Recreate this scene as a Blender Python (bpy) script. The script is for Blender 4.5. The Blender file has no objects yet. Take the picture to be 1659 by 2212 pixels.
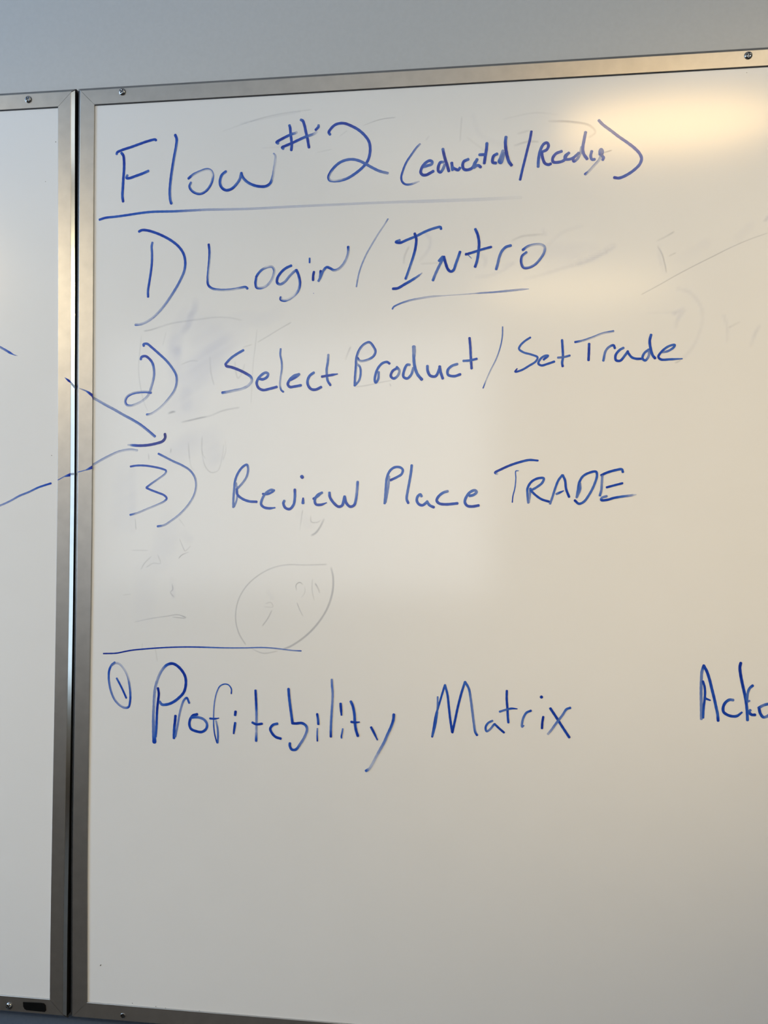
import bpy, bmesh, math, random
import numpy as np
from mathutils import Vector, Matrix

# ---------------------------------------------------------------- camera
sc = bpy.context.scene
col = sc.collection
cam_data = bpy.data.cameras.new('camera')
cam = bpy.data.objects.new('camera', cam_data)
col.objects.link(cam)
rt, up, fw = Vector((0.992369, 0.123131, 0.006536)), Vector((-0.005593, -0.008004, 0.999952)), Vector((-0.123177, 0.992358, 0.007255))
m = Matrix((rt, up, -fw)).transposed().to_4x4()
m.translation = Vector((0.53602, -1.03367, 1.49694))
cam.matrix_world = m
cam_data.sensor_fit = 'VERTICAL'
cam_data.sensor_height = 24.0
cam_data.lens = 24.0 * 1790.0 / 2212.0
cam_data.clip_start = 0.02
sc.camera = cam

# ---------------------------------------------------------------- light and exposure
world = bpy.data.worlds.new('world')
sc.world = world
world.use_nodes = True
bg = world.node_tree.nodes['Background']
bg.inputs[0].default_value = (0.62, 0.78, 1.0, 1)
bg.inputs[1].default_value = 1.0
sc.cycles.transparent_max_bounces = 32
sc.view_settings.view_transform = 'Standard'
sc.view_settings.look = 'None'
sc.view_settings.gamma = 1
sc.view_settings.use_curve_mapping = False
sc.view_settings.exposure = 0.02

def area(name, loc, direction, sx, sy, power, color, shape='RECTANGLE', spread=180):
    l = bpy.data.lights.new(name, 'AREA')
    l.shape = shape; l.size = sx; l.size_y = sy
    l.energy = power; l.color = color; l.spread = math.radians(spread)
    o = bpy.data.objects.new(name, l)
    o.location = loc
    o.rotation_euler = Vector(direction).to_track_quat('-Z', 'Y').to_euler()
    col.objects.link(o)
    return o


def spot(name, loc, target, cone, power, color, radius=0.12):
    l = bpy.data.lights.new(name, 'SPOT')
    l.spot_size = math.radians(cone); l.spot_blend = 1.0; l.shadow_soft_size = radius
    l.energy = power; l.color = color
    o = bpy.data.objects.new(name, l)
    o.location = loc
    o.rotation_euler = (Vector(target) - Vector(loc)).to_track_quat('-Z', 'Y').to_euler()
    col.objects.link(o)
    return o

# one warm ceiling lamp that glares on the board, three added spots that shape the boards' brightness,
# cool daylight through the side windows and a dim rear window
area('ceiling_lamp_light', (1.12, -1.76, 2.79), (0, 0, -1), 0.72, 0.38, 6.8, (1.0, 0.65, 0.26), 'ELLIPSE')
area('ceiling_lamp_light', (1.0, -3.7, 2.79), (0, 0, -1), 1.1, 0.6, 6.5, (1.0, 0.72, 0.33), 'ELLIPSE')
spot('board_fill_spot', (2.4, -2.3, 2.65), (0.90, 0, 1.62), 24, 164, (1.0, 0.75, 0.42))
spot('board_fill_spot', (2.5, -2.3, 2.65), (0.35, 0, 1.50), 34, 56, (1.0, 0.85, 0.42))
spot('board_fill_spot', (-1.9, -2.1, 2.6), (0.05, 0, 1.39), 31, 104, (1.0, 0.77, 0.42))
area('window_daylight', (-2.27, -1.0, 2.03), (1, 0, 0), 0.8, 1.4, 54, (0.44, 0.67, 0.97))
area('window_daylight', (2.77, -2.7, 1.60), (-1, 0, 0), 0.5, 2.26, 4.8, (0.70, 0.90, 1.0))
area('window_daylight', (-0.75, -4.27, 1.88), (0, 1, 0), 2.6, 1.7, 11.0, (1.0, 0.86, 0.62))
area('bevel_fill_light', (1.36, -1.24, 2.79), (0, 0, -1), 0.62, 0.40, 1.0, (0.84, 0.95, 1.0))  # added panels, placed to brighten the reflection in the side bevel
area('bevel_fill_light', (2.05, -2.0, 2.79), (0, 0, -1), 0.8, 0.9, 1.6, (0.95, 0.9, 0.8))
spot('ceiling_fill_spot', (0.3, -2.7, 1.95), (0.40, -1.5, 2.8), 66, 95, (1.0, 0.92, 0.78))  # added spot, washes the ceiling to brighten the top rail's reflection

# ---------------------------------------------------------------- helpers
def link(name, me, parent=None, mat=None, loc=None):
    o = bpy.data.objects.new(name, me)
    col.objects.link(o)
    if parent: o.parent = parent
    if mat and me: me.materials.append(mat)
    if loc: o.location = loc
    return o

def mesh_from(bm, name='m'):
    me = bpy.data.meshes.new(name)
    bm.to_mesh(me); bm.free()
    return me

def box_bm(x0, x1, y0, y1, z0, z1, bevel=0.0):
    bm = bmesh.new()
    vs = [bm.verts.new((x, y, z)) for x in (x0, x1) for y in (y0, y1) for z in (z0, z1)]
    for f in ((0, 1, 3, 2), (4, 6, 7, 5), (0, 4, 5, 1), (2, 3, 7, 6), (0, 2, 6, 4), (1, 5, 7, 3)):
        bm.faces.new([vs[i] for i in f])
    bmesh.ops.recalc_face_normals(bm, faces=bm.faces)
    if bevel:
        bmesh.ops.bevel(bm, geom=list(bm.edges), offset=bevel, segments=2, affect='EDGES')
    return bm

def struct(name, bm, mat, label=None, parent=None):
    o = link(name, mesh_from(bm), parent, mat)
    if parent is None: o['kind'] = 'structure'
    if label: o['label'] = label
    return o

def node_mat(name):
    mt = bpy.data.materials.new(name); mt.use_nodes = True
    nt = mt.node_tree
    return mt, nt, nt.nodes['Principled BSDF']

def noise_color(nt, c0, c1, scale, detail=3, stretch=None):
    tc = nt.nodes.new('ShaderNodeTexCoord')
    mp = nt.nodes.new('ShaderNodeMapping')
    if stretch: mp.inputs['Scale'].default_value = stretch
    nz = nt.nodes.new('ShaderNodeTexNoise')
    nz.inputs['Scale'].default_value = scale; nz.inputs['Detail'].default_value = detail
    rp = nt.nodes.new('ShaderNodeValToRGB')
    rp.color_ramp.elements[0].position = 0.3; rp.color_ramp.elements[1].position = 0.7
    rp.color_ramp.elements[0].color = (*c0, 1); rp.color_ramp.elements[1].color = (*c1, 1)
    nt.links.new(tc.outputs['Object'], mp.inputs['Vector'])
    nt.links.new(mp.outputs[0], nz.inputs['Vector'])
    nt.links.new(nz.outputs[0], rp.inputs[0])
    return rp, nz

def simple(name, c0, c1, scale, rough, metal=0.0, bump=0.0, stretch=None, spec=0.5):
    mt, nt, p = node_mat(name)
    rp, nz = noise_color(nt, c0, c1, scale, stretch=stretch)
    nt.links.new(rp.outputs[0], p.inputs['Base Color'])
    p.inputs['Roughness'].default_value = rough
    p.inputs['Metallic'].default_value = metal
    p.inputs['Specular IOR Level'].default_value = spec
    if bump:
        b = nt.nodes.new('ShaderNodeBump'); b.inputs['Strength'].default_value = bump
        b.inputs['Distance'].default_value = 0.001
        nt.links.new(nz.outputs[0], b.inputs['Height']); nt.links.new(b.outputs[0], p.inputs['Normal'])
    return mt

M_wall = simple('painted_wall', (0.50, 0.51, 0.52), (0.52, 0.53, 0.54), 220, 0.7, bump=0.12)
M_room = simple('warm_room_paint', (0.38, 0.30, 0.205), (0.40, 0.32, 0.22), 120, 0.7)
M_wall_low = simple('slate_blue_wall', (0.070, 0.098, 0.150), (0.080, 0.108, 0.160), 220, 0.6, bump=0.12)  # darker, bluer wall tone below the boards
M_ceil = simple('ceiling_paint', (0.76, 0.74, 0.70), (0.80, 0.78, 0.74), 60, 0.9)
M_floor = simple('polished_dark_floor', (0.050, 0.032, 0.018), (0.068, 0.045, 0.026), 12, 0.35)
M_board = simple('whiteboard_enamel', (0.76, 0.76, 0.765), (0.77, 0.77, 0.775), 14, 0.14, spec=1.0)
M_alu = simple('brushed_aluminium', (0.45, 0.44, 0.43), (0.50, 0.49, 0.475), 60, 0.35, 1.0, 0.03)
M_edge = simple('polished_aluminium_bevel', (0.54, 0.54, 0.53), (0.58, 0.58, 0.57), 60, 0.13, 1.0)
M_edge_shaded = simple('shaded_aluminium_bevel', (0.24, 0.24, 0.245), (0.28, 0.28, 0.285), 60, 0.25, 1.0)  # same bevel metal, its dark reflections put into the colour
M_chrome = simple('dark_chrome', (0.25, 0.26, 0.28), (0.35, 0.36, 0.38), 40, 0.12, 1.0)
M_black = simple('black_plastic', (0.004, 0.004, 0.004), (0.006, 0.006, 0.006), 90, 0.9, spec=0.05)
M_back = simple('board_backing', (0.05, 0.045, 0.04), (0.07, 0.06, 0.055), 90, 0.8)
M_recess_shade = simple('recess_shade', (0.015, 0.015, 0.016), (0.02, 0.02, 0.02), 90, 0.9, spec=0.05)  # near-black that paints in the shade of the board gap and screw hole
M_seam = simple('grey_joint', (0.05, 0.05, 0.052), (0.06, 0.06, 0.062), 90, 0.9, spec=0.05)
M_winframe = simple('white_window_frame', (0.6, 0.6, 0.6), (0.65, 0.65, 0.65), 30, 0.5)

def ink_mat(name, stops, ghost=False):
    mt, nt, p = node_mat(name)
    at = nt.nodes.new('ShaderNodeAttribute'); at.attribute_name = 'ink'
    rp = nt.nodes.new('ShaderNodeValToRGB')
    dv = nt.nodes.new('ShaderNodeMath'); dv.operation = 'DIVIDE'; dv.inputs[1].default_value = 1.5
    nt.links.new(at.outputs['Fac'], dv.inputs[0]); nt.links.new(dv.outputs[0], rp.inputs[0])
    els = rp.color_ramp.elements
    while len(els) < len(stops): els.new(0.5)
    for e, (pos, c) in zip(els, stops):
        e.position = pos; e.color = (*c, 1)
    nt.links.new(rp.outputs[0], p.inputs['Base Color'])
    p.inputs['Roughness'].default_value = 0.15
    p.inputs['Specular IOR Level'].default_value = 0.6
    tr = nt.nodes.new('ShaderNodeBsdfTransparent')
    mx = nt.nodes.new('ShaderNodeMixShader')
    fac = nt.nodes.new('ShaderNodeMath'); fac.operation = 'MINIMUM'; fac.inputs[1].default_value = 1.0
    if ghost:
        nt.links.new(at.outputs['Fac'], fac.inputs[0])
    else:  # coverage = 1 - (1 - ink)^1.5
        s = nt.nodes.new('ShaderNodeMath'); s.operation = 'SUBTRACT'; s.inputs[0].default_value = 1.0; s.use_clamp = True
        nt.links.new(at.outputs['Fac'], s.inputs[1])
        q2 = nt.nodes.new('ShaderNodeMath'); q2.operation = 'POWER'; q2.inputs[1].default_value = 1.5
        nt.links.new(s.outputs[0], q2.inputs[0])
        s2 = nt.nodes.new('ShaderNodeMath'); s2.operation = 'SUBTRACT'; s2.inputs[0].default_value = 1.0
        nt.links.new(q2.outputs[0], s2.inputs[1]); nt.links.new(s2.outputs[0], fac.inputs[0])
    nt.links.new(fac.outputs[0], mx.inputs[0])
    nt.links.new(tr.outputs[0], mx.inputs[1]); nt.links.new(p.outputs[0], mx.inputs[2])
    nt.links.new(mx.outputs[0], nt.nodes['Material Output'].inputs['Surface'])
    return mt

M_ink = ink_mat('blue_marker_ink', [(0.15, (0.22, 0.33, 0.66)), (0.5, (0.024, 0.12, 0.54)), (0.60, (0.008, 0.062, 0.45)), (0.70, (0.002, 0.028, 0.33)), (0.95, (0.0005, 0.008, 0.20))])
M_ghost = ink_mat('wiped_marker_residue', [(0.0, (0.30, 0.33, 0.42)), (1.0, (0.25, 0.28, 0.39))], ghost=True)
M_dirt = simple('dark_dirt', (0.03, 0.03, 0.03), (0.05, 0.05, 0.045), 90, 0.8)
M_smudge = ink_mat('smeared_marker_film', [(0.0, (0.44, 0.50, 0.80)), (1.0, (0.38, 0.43, 0.76))], ghost=True)

# ---------------------------------------------------------------- room
FLOOR, CEIL = 0.0, 2.8
XL, XR, YB, YF = -2.3, 2.8, -4.3, 0.016
struct('floor', box_bm(XL - .1, XR + .1, YB - .1, YF + .1, FLOOR - .1, FLOOR), M_floor)
struct('ceiling', box_bm(XL - .1, XR + .1, YB - .1, YF + .1, CEIL, CEIL + .1), M_ceil)
WALL_SPLIT = 0.836
struct('wall_front', box_bm(XL, XR, YF, YF + .1, WALL_SPLIT, CEIL), M_wall, 'plain pale grey painted wall behind the whiteboards')
struct('wall_lower', box_bm(XL, XR, YF - 0.002, YF + .1, FLOOR, WALL_SPLIT), M_wall_low, 'slate blue lower wall band below the whiteboards')

def window_wall(name, x0, x1, ya, yb, za, zb, wname):
    bm = bmesh.new()
    for (y0, y1, z0, z1) in ((YB, YF, FLOOR, za), (YB, YF, zb, CEIL), (YB, ya, za, zb), (yb, YF, za, zb)):
        b = box_bm(x0, x1, y0, y1, z0, z1)
        me = mesh_from(b); bm.from_mesh(me); bpy.data.meshes.remove(me)
    struct(name, bm, M_room)
    w = bpy.data.objects.new(wname, None); col.objects.link(w); w['kind'] = 'structure'
    xm = (x0 + x1) / 2
    for (y0, y1, z0, z1) in ((ya, yb, za, za + .05), (ya, yb, zb - .05, zb), (ya, ya + .05, za + .05, zb - .05), (yb - .05, yb, za + .05, zb - .05), ((ya + yb) / 2 - .025, (ya + yb) / 2 + .025, za + .05, zb - .05)):
        struct('frame', box_bm(xm - .02, xm + .02, y0, y1, z0, z1, .004), M_winframe, None, w)

window_wall('wall_right', XR, XR + .1, -3.05, -2.35, 0.42, 2.78, 'window_1')
window_wall('wall_left', XL - .1, XL, -1.45, -0.55, 1.28, 2.76, 'window_2')

bm = bmesh.new()
for (x0, x1, z0, z1) in ((XL, XR, FLOOR, 0.98), (XL, XR, 2.76, CEIL), (XL, -2.1, .98, 2.76), (.6, XR, .98, 2.76)):
    me = mesh_from(box_bm(x0, x1, YB - .1, YB, z0, z1)); bm.from_mesh(me); bpy.data.meshes.remove(me)
struct('wall_rear', bm, M_room)
w3 = bpy.data.objects.new('window_3', None); col.objects.link(w3); w3['kind'] = 'structure'
for (x0, x1, z0, z1) in ((-2.1, .6, .98, 1.03), (-2.1, .6, 2.71, 2.76), (-2.1, -2.05, 1.03, 2.71), (.55, .6, 1.03, 2.71)):
    struct('frame', box_bm(x0, x1, YB - .07, YB - .03, z0, z1, .004), M_winframe, None, w3)

# ---------------------------------------------------------------- whiteboards
BZ = 1.45                       # height of the boards' centre line
T = 0.6096                      # half height
CH, CD = 0.0042, 0.0032         # bevel of the rails: width across the face, depth
BACK = 0.0135                   # depth of the rails
BOWZ = [-.6096, -.516, -.383, -.139, -.005, .117, .35, .485, .6096]
BOW = {'left': [0, 0, .9, 3.0, 3.7, 3.8, 2.1, .7, -.3], 'right': [.9, 0.1, -.7, .6, 1.4, 1.3, .4, -.2, -.1]}

def bow(side, z):
    t = BOW[side]
    for i in range(8):
        if z <= BOWZ[i + 1] or i == 7:
            u = (z - BOWZ[i]) / (BOWZ[i + 1] - BOWZ[i]); u = min(max(u, 0), 1)
            p0 = t[max(i - 1, 0)]; p1 = t[i]; p2 = t[i + 1]; p3 = t[min(i + 2, 8)]
            v = p1 + 0.5 * u * (p2 - p0 + u * (2 * p0 - 5 * p1 + 4 * p2 - p3 + u * (3 * (p1 - p2) + p3 - p0)))
            return v / 1000

# rail cross-section: (across from inner edge 0 to outer edge, depth Y)
def section(w):
    r = 0.0007
    return [(0, BACK), (0, 0.0012), (0.0003, 0.0004), (r, 0.0), (w - 0.0004, 0.0), (w, 0.0002), (w + CH - 0.0003, CD - 0.0001), (w + CH, CD + 0.0004), (w + CH, BACK)]

def rail(name, parent, inner, outer_dir, w, side_name, corner_sign):
    """inner: list of points (x, z) along the inner edge; outer_dir (dx, dz) unit to the outside;
    the ends are cut on the mitre: every step outward also runs along the rail."""
    bm = bmesh.new()
    sec = section(w)
    n = len(inner)
    rings = []
    for i, (x, z) in enumerate(inner):
        ring = []
        for (a, y) in sec:
            ex = ez = 0.0
            if i == 0: k = -1
            elif i == n - 1: k = 1
            else: k = 0
            if k:
                # direction along the rail
                dx, dz = inner[-1][0] - inner[0][0], inner[-1][1] - inner[0][1]
                L = math.hypot(dx, dz); ex, ez = dx / L * k * (a - 0.0002), dz / L * k * (a - 0.0002)
            ring.append(bm.verts.new((x + outer_dir[0] * a + ex, y, z + outer_dir[1] * a + ez)))
        rings.append(ring)
    m_ = len(sec)
    for i in range(n - 1):
        for j in range(m_):
            bm.faces.new((rings[i][j], rings[i][(j + 1) % m_], rings[i + 1][(j + 1) % m_], rings[i + 1][j]))
    bm.faces.new(rings[0]); bm.faces.new(list(reversed(rings[-1])))
    bmesh.ops.recalc_face_normals(bm, faces=bm.faces)
    for f in bm.faces:
        ys = [v.co.y for v in f.verts]
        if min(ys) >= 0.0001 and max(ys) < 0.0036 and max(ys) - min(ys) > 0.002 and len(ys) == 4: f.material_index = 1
        elif min(ys) > 0.003 and len(ys) == 4: f.material_index = 2  # outer returns coloured dark so the gap between boards reads black
    o = link(name, mesh_from(bm), parent, M_alu)
    o.data.materials.append(M_edge if side_name == 'left' and outer_dir == (1, 0) else M_edge_shaded); o.data.materials.append(M_recess_shade)  # left board's right bevel keeps full metal colour, other bevels painted shaded
    return o

def make_board(name, label, side, x_face_edge, w_vert, far_x, direction):
    """direction +1: the board runs to +X from its visible edge, -1: to -X."""
    root = bpy.data.objects.new(name, None); col.objects.link(root)
    root.location = (0, 0, 0)
    root['label'] = label; root['category'] = 'whiteboard'; root['group'] = 'whiteboards side by side on the wall'
    wv = w_vert; wh = 0.0200
    zt, zb = T - wh, -T + wh
    N = 40
    near = [(x_face_edge + direction * wv + bow(side, zb + (zt - zb) * i / N), BZ + zb + (zt - zb) * i / N) for i in range(N + 1)]
    far = [(far_x - direction * wv, BZ + zb + (zt - zb) * i / N) for i in range(N + 1)]
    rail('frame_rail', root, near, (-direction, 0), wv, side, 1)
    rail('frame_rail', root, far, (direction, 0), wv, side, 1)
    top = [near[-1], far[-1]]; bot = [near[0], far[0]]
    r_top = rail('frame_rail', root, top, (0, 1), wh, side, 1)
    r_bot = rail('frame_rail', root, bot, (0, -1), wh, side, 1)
    # writing surface: thin enamelled sheet, plus backing
    xa, xb = sorted((x_face_edge + direction * wv, far_x - direction * wv))
    s = link('writing_surface', mesh_from(box_bm(xa - .008, xb + .008, 0.0015, 0.0045, BZ + zb - .006, BZ + zt + .006)), root, M_board)
    s['label'] = 'glossy white dry-erase surface'
    link('backing_board', mesh_from(box_bm(xa - .008, xb + .008, 0.0046, BACK - .0005, BZ + zb - .006, BZ + zt + .006)), root, M_back)
    # dark seam where the sheet slides under the top rail
    gr = link('seam', mesh_from(box_bm(min(top[0][0], top[1][0]), max(top[0][0], top[1][0]), 0.0004, 0.0016, BZ + zt - .0005, BZ + zt + .0006)), root, M_seam)
    gr['label'] = 'thin dark seam below the top rail'
    return root, r_top, r_bot

board_r, rtop_r, rbot_r = make_board('whiteboard', 'large whiteboard covered in blue handwriting, filling most of the picture', 'right', -0.0008, 0.0204, 1.80, 1)
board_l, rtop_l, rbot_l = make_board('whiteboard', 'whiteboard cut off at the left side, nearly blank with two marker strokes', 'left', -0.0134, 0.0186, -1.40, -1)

# ---------------------------------------------------------------- screws, hole, slot
def screw_mesh(R=0.0047, h=0.0026):
    bm = bmesh.new()
    n = 28; prof = [(R, 0.0), (R, 0.0005), (R * .93, 0.0012), (R * .78, 0.0019), (R * .58, 0.0024), (R * .35, h)]
    rings = []
    for r, y in prof:
        rings.append([bm.verts.new((r * math.cos(2 * math.pi * i / n), -y, r * math.sin(2 * math.pi * i / n))) for i in range(n)])
    for a, b in zip(rings, rings[1:]):
        for i in range(n):
            bm.faces.new((a[i], a[(i + 1) % n], b[(i + 1) % n], b[i]))
    c = bm.verts.new((0, -h * 1.02, 0))
    for i in range(n):
        bm.faces.new((rings[-1][i], rings[-1][(i + 1) % n], c))
    bm.faces.new(list(reversed(rings[0])))
    bmesh.ops.recalc_face_normals(bm, faces=bm.faces)
    for f in bm.faces: f.smooth = True
    me = mesh_from(bm, 'screw'); me.materials.append(M_chrome)
    # cross recess cut with a boolean
    cut = bmesh.new()
    for a in (0, 1):
        L, W = R * .62, R * .13
        b = box_bm(-L if a == 0 else -W, L if a == 0 else W, -0.004, -0.0009, -W if a == 0 else -L, W if a == 0 else L)
        m2 = mesh_from(b); cut.from_mesh(m2); bpy.data.meshes.remove(m2)
    co = bpy.data.objects.new('cutter', mesh_from(cut)); col.objects.link(co)
    so = bpy.data.objects.new('screw_tmp', me); col.objects.link(so)
    md = so.modifiers.new('b', 'BOOLEAN'); md.object = co; md.operation = 'DIFFERENCE'; md.solver = 'EXACT'; md.use_self = True
    dg = bpy.context.evaluated_depsgraph_get()
    res = bpy.data.meshes.new_from_object(so.evaluated_get(dg))
    bpy.data.objects.remove(co); bpy.data.objects.remove(so)
    return res

SCREW = screw_mesh()
for parent, (x, z), rot in ((rtop_r, (0.05780, 2.05453), 35), (rtop_r, (0.84357, 2.05335), 5), (rtop_l, (-0.07359, 2.05180), 60), (rbot_l, (-0.08831, 0.84720), 50)):
    o = link('screw', SCREW, parent)
    o.location = (x, 0, z); o.rotation_euler = (0, math.radians(rot), 0)
    o['label'] = 'domed chrome cross-head screw'

def ring_part(name, x, z, r0, r1, parent, mat, label, depth):
    bm = bmesh.new(); n = 28
    prof = [(r0, 0.0), (r0 + (r1 - r0) * .4, -0.0007), (r1, 0.0)]
    rings = [[bm.verts.new((x + r * math.cos(2 * math.pi * i / n), y, z + r * math.sin(2 * math.pi * i / n))) for i in range(n)] for r, y in prof]
    for a, b in zip(rings, rings[1:]):
        for i in range(n): bm.faces.new((a[i], a[(i + 1) % n], b[(i + 1) % n], b[i]))
    bmesh.ops.recalc_face_normals(bm, faces=bm.faces)
    o = link(name, mesh_from(bm), parent, mat); o['label'] = label
    return o

hx, hz = (0.06962, 0.84673)
ring_part('hole_rim', hx, hz, 0.0029, 0.0036, rbot_r, M_alu, 'bright rim of an empty screw hole', 0)
bm = bmesh.new(); n = 28
vs = [bm.verts.new((hx + .0029 * math.cos(2 * math.pi * i / n), -0.00008, hz + .0029 * math.sin(2 * math.pi * i / n))) for i in range(n)]
bm.faces.new(vs)
ho = link('screw_hole', mesh_from(bm), rbot_r, M_recess_shade); ho['label'] = 'empty dark screw hole in the bottom rail'  # flat disc, shade of the hole painted in

# black plate on the left board's bottom rail
plate_px = [(-0.06851, 0.85391), (-0.04351, 0.85477), (-0.03962, 0.85429), (-0.03733, 0.85210), (-0.03662, 0.84518), (-0.03790, 0.84374), (-0.06353, 0.84408), (-0.06647, 0.84555), (-0.06813, 0.84876)]
bm = bmesh.new()
a = [bm.verts.new((x, -0.0010, z)) for x, z in plate_px]; b = [bm.verts.new((x, 0.0, z)) for x, z in plate_px]
bm.faces.new(a); k = len(a)
for i in range(k): bm.faces.new((a[i], a[(i + 1) % k], b[(i + 1) % k], b[i]))
bmesh.ops.recalc_face_normals(bm, faces=bm.faces)
po = link('black_plate', mesh_from(bm), rbot_l, M_black); po['label'] = 'small blank black plate on the bottom rail'

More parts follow.
